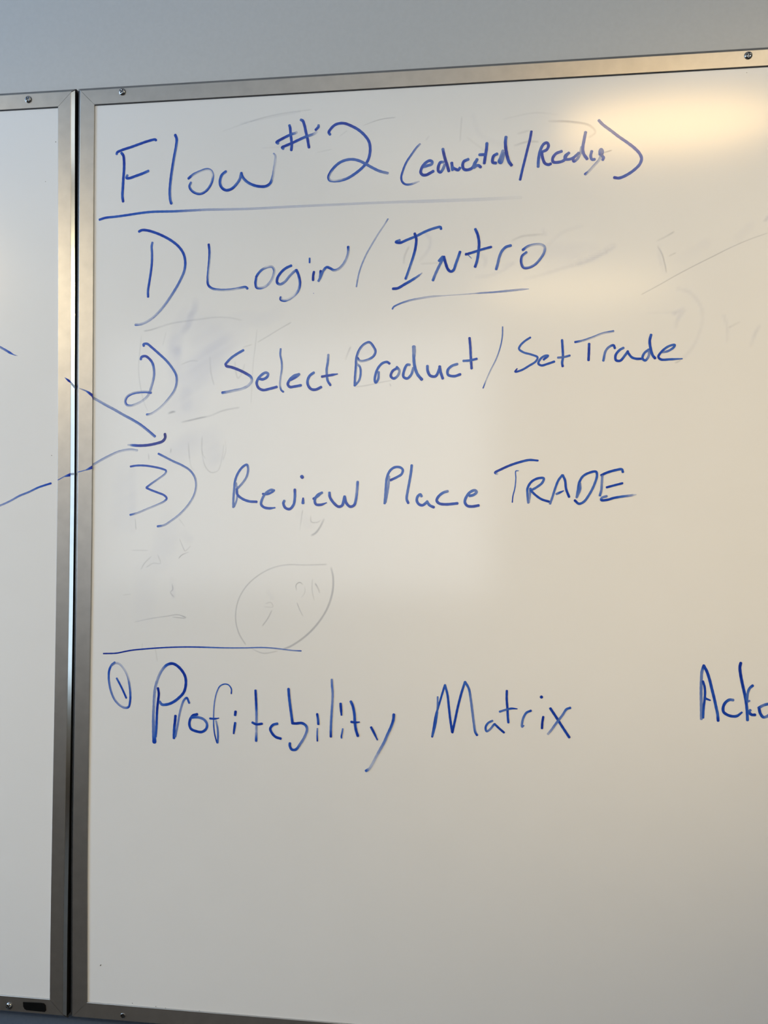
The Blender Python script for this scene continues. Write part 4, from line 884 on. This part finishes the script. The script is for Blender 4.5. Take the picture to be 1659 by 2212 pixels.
def smear_field(strokes, cell=2.5):
    """One grid of film thickness for all the wide smears of a patch."""
    x0 = min(p[0] - w for k, w, P in strokes for p in P); x1 = max(p[0] + w for k, w, P in strokes for p in P)
    z0 = min(p[1] - w for k, w, P in strokes for p in P); z1 = max(p[1] + w for k, w, P in strokes for p in P)
    x0 = max(x0, 22)
    nx, nz = int((x1 - x0) / cell) + 2, int((z1 - z0) / cell) + 2
    X, Z = np.meshgrid(x0 + cell * np.arange(nx), z0 + cell * np.arange(nz), indexing='ij')
    keep = np.ones_like(X)
    for k, w, P in strokes:
        C = np.array(catmull(P)[::4]); hw = w / 2
        val = np.zeros_like(X)
        for i, c in enumerate(C):
            r2 = ((X - c[0]) ** 2 + (Z - c[1]) ** 2) / (hw * hw)
            val = np.maximum(val, c[2] * np.exp(-1.8 * r2 * r2) * (r2 < 2.2))
        keep *= 1 - 0.5 * val
    V = 1 - keep
    # soft wiping streaks running up to the right
    rs = np.random.RandomState(3)
    U = (X * 0.5 - Z * 0.87) / 5.0
    tab = rs.uniform(0.72, 1.15, 4000)
    i0 = np.floor(U).astype(int) % 4000; fr = U - np.floor(U); fr = fr * fr * (3 - 2 * fr)
    V = V * (tab[i0] * (1 - fr) + tab[(i0 + 1) % 4000] * fr)
    V[V < 0.004] = 0
    V[0, :] = V[-1, :] = 0; V[:, 0] = V[:, -1] = 0
    idx = -np.ones(X.shape, int); verts = []; inks = []; faces = []
    def vid(i, j):
        if idx[i, j] < 0:
            idx[i, j] = len(verts)
            verts.append((float(X[i, j]) / 1000, 0.0015 - 0.00002, float(Z[i, j]) / 1000)); inks.append(float(V[i, j]))
        return int(idx[i, j])
    for i in range(nx - 1):
        for j in range(nz - 1):
            if V[i:i + 2, j:j + 2].max() > 0:
                faces.append((vid(i, j), vid(i + 1, j), vid(i + 1, j + 1), vid(i, j + 1)))
    return verts, faces, inks

def build_writing(name, label, root, strokes, rng, y_surface=0.0015):
    S = [parse(s) for s in strokes]
    ghost = all(s[0] == 'G' for s in S)
    wide = [s for s in S if s[0] == 'G' and s[1] > 4.5]
    if wide:
        v, f, k = smear_field(wide)
        add_ink_mesh('eraser_smudge', label if name == 'eraser_smudge' else None, root, v, f, k, M_smudge, True)
        S = [s for s in S if not (s[0] == 'G' and s[1] > 4.5)]
        if name == 'eraser_smudge': name, label = 'erased_writing', None
        if not S: return
    verts, faces, inks = [], [], []
    for i, (kind, width, pts) in enumerate(S):
        off = (0.00004 + i * 0.000003) if kind == 'G' else (0.00014 + i * 0.000022)
        ribbon(verts, faces, inks, kind, width, pts, y_surface - off, rng)
    add_ink_mesh(name, label, root, verts, faces, inks, M_dirt if name == 'dirt_speck' else M_ghost if ghost else M_ink, ghost)

rng = random.Random(4)
for name, label, side, strokes in WRITING:
    build_writing(name, label, board_r if side == 'R' else board_l, strokes, rng)

# stray marker ink where the two arrow strokes cross the frames
def ink_patch(name, label, root, quads):
    n = 2 if 'edge' in label else 1
    for i in range(0, len(quads), n):
        ink_patch_one(name, label, root, quads[i:i + n])

def ink_patch_one(name, label, root, quads):
    verts, faces, inks = [], [], []
    for q in quads:
        b = len(verts)
        for (p, y, v) in q:
            verts.append((p[0], y, p[1])); inks.append(v)
        faces.append(tuple(range(b, b + len(q))))
    me = bpy.data.meshes.new(name); me.from_pydata(verts, [], faces)
    at = me.attributes.new('ink', 'FLOAT', 'POINT'); at.data.foreach_set('value', inks)
    o = link(name, me, root, M_ink); o['label'] = label
    return o

F = -0.00015
ink_patch('ink_mark', 'blue arrow ink on the left board edge', board_l, [
    [((-0.01929, 1.68052), F, .05), ((-0.01669, 1.67925), F, .9), ((-0.01634, 1.67680), F, .8), ((-0.01961, 1.67991), F, .05)],
    [((-0.01669, 1.67925), F, .9), ((-0.01246, 1.67717), F, 1.4), ((-0.01017, 1.67457), F, 1.4), ((-0.00995, 1.67212), F, 1.4), ((-0.01405, 1.67432), F, 1.3), ((-0.01634, 1.67680), F, .8)],
    [((-0.02734, 1.54460), F, .9), ((-0.01800, 1.55011), F, .3), ((-0.01734, 1.54858), F, .5), ((-0.02713, 1.54368), F, .9)],
    [((-0.01800, 1.55011), F, .4), ((-0.00937, 1.55378), F, 1.3), ((-0.00920, 1.54920), F, 1.3), ((-0.01734, 1.54828), F, .9)],
])
def chp(p, t):      # a point on the left board's outer chamfer
    return (p[0] + CH * t, p[1])
e1a, e1b = (-0.00978, 1.67456), (-0.00975, 1.67089)
e2a, e2b = (-0.00918, 1.55347), (-0.00915, 1.55072)
ink_patch('ink_mark', 'pale blue smear on the bright side bevel', board_l, [
    [((e1a[0], e1a[1]), F, .5), ((e1b[0], e1b[1]), F, .5), ((e1b[0] + CH, e1b[1] - .0062), CD + F, .45), ((e1a[0] + CH, e1a[1] - .0058), CD + F, .45)],
    [((e2a[0], e2a[1]), F, .45), ((e2b[0], e2b[1]), F, .45), ((e2b[0] + CH, e2b[1] + .0004), CD + F, .3), ((e2a[0] + CH, e2a[1] + .0006), CD + F, .3)],
])
ink_patch('ink_mark', 'blue arrow ink on the right board edge', board_r, [
    [((0.00089, 1.66616), F, .3), ((0.00928, 1.66361), F, .5), ((0.01060, 1.66085), F, .45), ((0.00155, 1.66463), F, .1)],
    [((0.00928, 1.66361), F, .5), ((0.01639, 1.66047), F, 1.2), ((0.02059, 1.65768), F, 1.4), ((0.02086, 1.64975), F, 1.2), ((0.01902, 1.65404), F, 1.2), ((0.01060, 1.66085), F, .45)],
    [((0.00068, 1.55512), F, .9), ((0.01159, 1.55835), F, .3), ((0.01224, 1.55694), F, .5), ((0.00088, 1.55420), F, .7)],
    [((0.01159, 1.55835), F, .4), ((0.02104, 1.56382), F, 1.3), ((0.02115, 1.55895), F, 1.3), ((0.01224, 1.55694), F, .9)],
])
